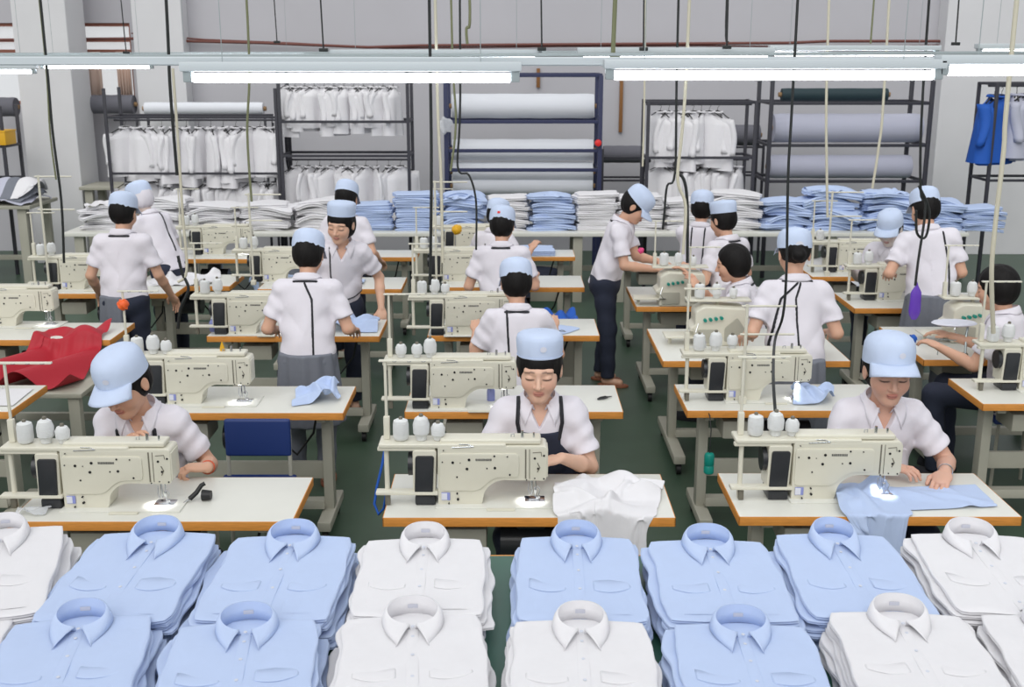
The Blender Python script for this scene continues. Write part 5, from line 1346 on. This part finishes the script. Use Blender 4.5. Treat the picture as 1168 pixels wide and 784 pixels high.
# teal bottle cage hanging at the second row right table
p = atY(809, 523, 5.66); t = empty('teal_bottle', (p.x, 5.66, p.z-.045), 0, 'teal plastic bottle hanging below the second row right table', 'bottle')
bm = B(); lathe(bm, (0,0,-.04), [(.022,0),(.027,.006),(.027,.04),(.024,.046),(.027,.052),(.027,.10),(.022,.112),(.012,.116)], 20); fin('bottle_body', bm, M['teal'], t)
bm = B(); tube(bm, [(0,0,.07),(.005,.01,.2),(.0,.04,.74-t.location.z),(0,.075,.745-t.location.z)], .003, 6); fin('hook', bm, M['cordblack'], t)
# black shears on the front left table
p = at(236, 571); t = empty('black_cup', (p.x, p.y, .76), 0, 'round black cup lying beside the front left needle', 'cup')
bm = B(); cyl(bm, (-.018,0,.024), (.02,0,.024), .024, 20, .020); fin('cup_body', bm, M['black'], t)
bm = B(); cyl(bm, (-.0195,0,.024), (-.0185,0,.024), .017, 20); fin('cup_mouth', bm, M['dark'], t)
p = at(222, 572); t = empty('scissors', (p.x, p.y, .762), .5, 'black handled scissors standing on the front left table', 'scissors')
bm = B(); tube(bm, [(-.02,0,.012),(.01,.0,.035),(.035,.01,.06),(.05,.01,.066)], .011, 10, True, .009); fin('handle', bm, M['black'], t)
bm = B(); tube(bm, [(-.02,0,.012),(-.05,-.01,.004)], .005, 8, True, .002); fin('blade', bm, M['chrome'], t)
# purple film bag on the far right machine
p = atY(1044, 345, 7.55); t = empty('purple_bag', (p.x, 7.55, p.z-.06), 0, 'purple plastic bag hanging from a black cable at the far right machines', 'bag')
bm = B(); lathe(bm, (0,0,-.06), [(.4,0),(.9,.03),(1,.06),(1,.13),(.8,.19),(.3,.235),(.08,.26)], 20)
for v in bm.verts: v.co = Vector((v.co.x*.042*(1+.1*math.sin(v.co.z*60)), v.co.y*.02, v.co.z))
fin('bag_body', bm, M['purple'], t, smooth=60)
# coloured bits
pL2 = at(191, 462)
def ball(px, py, Y, r, m, name, label, cat, sq=1):
    q = atY(px, py, Y); bm = B(); bmesh.ops.create_icosphere(bm, subdivisions=3, radius=r)
    for v in bm.verts: v.co *= 1+.12*math.sin(v.co.x*260+v.co.z*190)
    for v in bm.verts: v.co.z *= sq
    return tag(fin(name, bm, M[m], None, loc=q, smooth=60), label, cat)
o_ = ball(164, 343, 6.05, .030, 'orange', 'orange_tuft', 'orange tuft on the thread stand of the second row left machine', 'tuft'); o_.location = (pL2.x-.215, pL2.y+.06, 1.30)
ball(521, 262, 9.9, .045, 'yellow', 'yellow_thread_ball', 'yellow and orange thread heap at the fifth row centre machine', 'thread')
ball(731, 286, 8.6, .024, 'pink', 'pink_spool', 'pink spool beside the standing woman', 'spool')
o_ = ball(1115, 338, 6.95, .03, 'royal', 'blue_spool', 'dark blue spool on the third row far right table', 'spool'); q_ = at(1040, 392); o_.location = (q_.x, q_.y, .79)
bm = B(); lathe(bm, (pL2.x+.30, pL2.y+.06, 1.0465), [(.014,0),(.012,.02),(.002,.05)], 4); tag(fin('yellow_marker', bm, M['yellow'], None, smooth=0), 'small yellow cone on top of the second row left machine', 'marker')
# stacked yellow box and clothes at the far left edge
def crate(px, py, Y, s, m, label):
    q = atY(px, py, Y); bm = B(); rbox(bm, (0,0,0), s, .012); rbox(bm, (0,0,s[2]/2), (s[0]*1.04, s[1]*1.04, .02), .006); return tag(fin('storage_box', bm, M[m], None, loc=q), label, 'box')
long_table('side_table', -7.3, -5.38, 12.6, 13.4, .95, 'frame', 'grey table left of the pillar piled with clothes', (-7.1, -5.5))
long_table('side_table', -6.35+1.0, -4.75, 14.0, 14.6, 1.0, 'frame', 'narrow table between the pillar and the garment rack', (-5.25, -4.85))
for k, (px, py, w, m) in enumerate(((12,178,.35,'grey'),(5,200,.4,'rolllilac'),(30,215,.2,'white'))):
    q = atY(px, py, 12.9); f = lambda x, y, q=q: np.where((x > -7.3) & (x < -5.4) & (y > 12.6) & (y < 13.4), .95+.28*np.exp(-((x-q.x)/.28)**2-((y-12.95)/.3)**2), -9.)
    tag(cloth('clothes_heap', m, quadgrid((q.x-w, 12.55), (q.x+w, 12.55), (q.x+w, 13.3), (q.x-w, 13.3), 24, 24, 1.35), f, steps=45, sh=.85, seed=30+k), ['grey','lilac','white'][k]+' garment in the clothes heap left of the pillar', 'clothes')
crate(-4, 157, 13.6, (.34,.3,.16), 'yellow', 'yellow box at the left edge beside the pillar')
q = at(26, 272, .42); bm = B(); rbox(bm, (0,0,0), (.22,.2,.16), .012); tag(fin('yellow_stool', bm, M['yellow'], None, loc=(q.x, q.y, .56)), 'small yellow box below the clothes heap left of the pillar', 'box') if False else None
# blue hose at the left foot of the front centre table
bm = B(); q = [atY(x, y, Y) for x, y, Y in ((441,500,4.75),(436,530,4.75),(430,555,4.72),(427,575,4.70),(432,587,4.68),(438,580,4.66),(441,560,4.6))]; tube(bm, q, .006, 8)
tag(fin('blue_hose', bm, M['royal'], None, smooth=60), 'blue hose looping at the left end of the front centre table', 'hose')
# clear wrap bundle on the front left table
q = at(36, 588); a = quadgrid((q.x-.07,q.y-.03),(q.x+.07,q.y-.03),(q.x+.07,q.y+.07),(q.x-.07,q.y+.07), 20, 16, .84)
tag(cloth('clear_wrap', 'film', a, lumps((-2.05,-.89,4.26,4.76,.76), 21, 4, .03, (q.x-.05,q.x+.05,q.y-.01,q.y+.05), .04), steps=30, sh=.85, seed=22), 'crumpled clear plastic wrap under the front left machine arm', 'wrap')
# guide frame clamped to the far right table
q = at(1100, 405); t = empty('fabric_guide', (q.x, q.y, .76), 0, 'metal fabric guide clamped to the edge of the third row far right table', 'guide')
bm = B(); tube(bm, [(0,-.01,-.05),(0,-.01,.02),(.02,.05,.12),(.03,.06,.18)], .008, 8); fin('guide_post', bm, M['zinc'], t)
bm = B(); rbox(bm, (0,-.005,-.02), (.03,.04,.07), .005); fin('guide_clamp', bm, M['seam'], t)
bm = B(); lathe(bm, (-.06,.06,.18), [(.10,0),(.13,.012),(.12,.02)], 24, 1.1, .7); fin('guide_plate', bm, M['whitetag'], t)
bm = B(); tube(bm, [(-.17,-.0,0),(-.165,.0,.10),(-.05,.02,.09)], .003, 6); fin('guide_wire', bm, M['zinc'], t)
q = atY(-4, 157, 13.6); bm = B(); rack('storage_rack', q.x-1.1, q.x+.12, 13.5, 13.95, 2.0, (q.z-.10, q.z-.5), 'rackdark', 'dark storage rack at the left edge behind the clothes heap', .018)

def bottle(px, py, z, h, r, m, label):
    q = at(px, py, z); t = empty('bottle', (q.x, q.y, z), 0, label, 'bottle')
    bm = B(); lathe(bm, (0,0,0), [(r*.9,0),(r,.006),(r,h*.62),(r*.8,h*.72),(r*.34,h*.82),(r*.34,h*.86)], 18); fin('bottle_body', bm, M[m], t)
    bm = B(); lathe(bm, (0,0,h*.86), [(r*.42,0),(r*.42,h*.08),(r*.14,h*.12),(r*.10,h*.2)], 12); fin('nozzle', bm, M['whitetag'], t)
for a_ in ((800,408,.76,.15,.028,'film','clear bottle at the left of the third row right table'),(772,346,.76,.14,.028,'royal','blue bottle on the fourth row right table'),
           (760,347,.76,.12,.022,'pink','pink bottle on the fourth row right table'),(783,344,.76,.13,.026,'teal','teal bottle on the fourth row right table'),
           (560,458,.76,.10,.022,'bluetag','small lilac bottle on the second row centre table'),(1068,340,.76,.12,.026,'film','clear bottle on the fourth row far right table'),
           (243,378,.76,.10,.022,'bluetag','small lilac bottle at the third row left table')): bottle(*a_)
# scissors and thread snips lying on the tables
def snips(px, py, rz_, label):
    q = at(px, py); t = empty('thread_snips', (q.x, q.y, .762), rz_, label, 'snips')
    for s_ in (1, -1):
        bm = B(); tube(bm, [(-.05,0,.005),(-.02,s_*.012,.006),(.01,s_*.010,.006)], .005, 6); tube(bm, [(.01,s_*.010,.006),(.05,s_*.001,.004)], .003, 6, True, .001); fin('snips_arm', bm, M['black'] if s_ > 0 else M['dark'], t)
snips(690, 455, .6, 'small dark thread snips at the right end of the second row centre table')
snips(640, 379, 2.2, 'small dark thread snips on the third row centre table')
snips(870, 560, .3, 'small dark thread snips at the left end of the front right table') if False else None
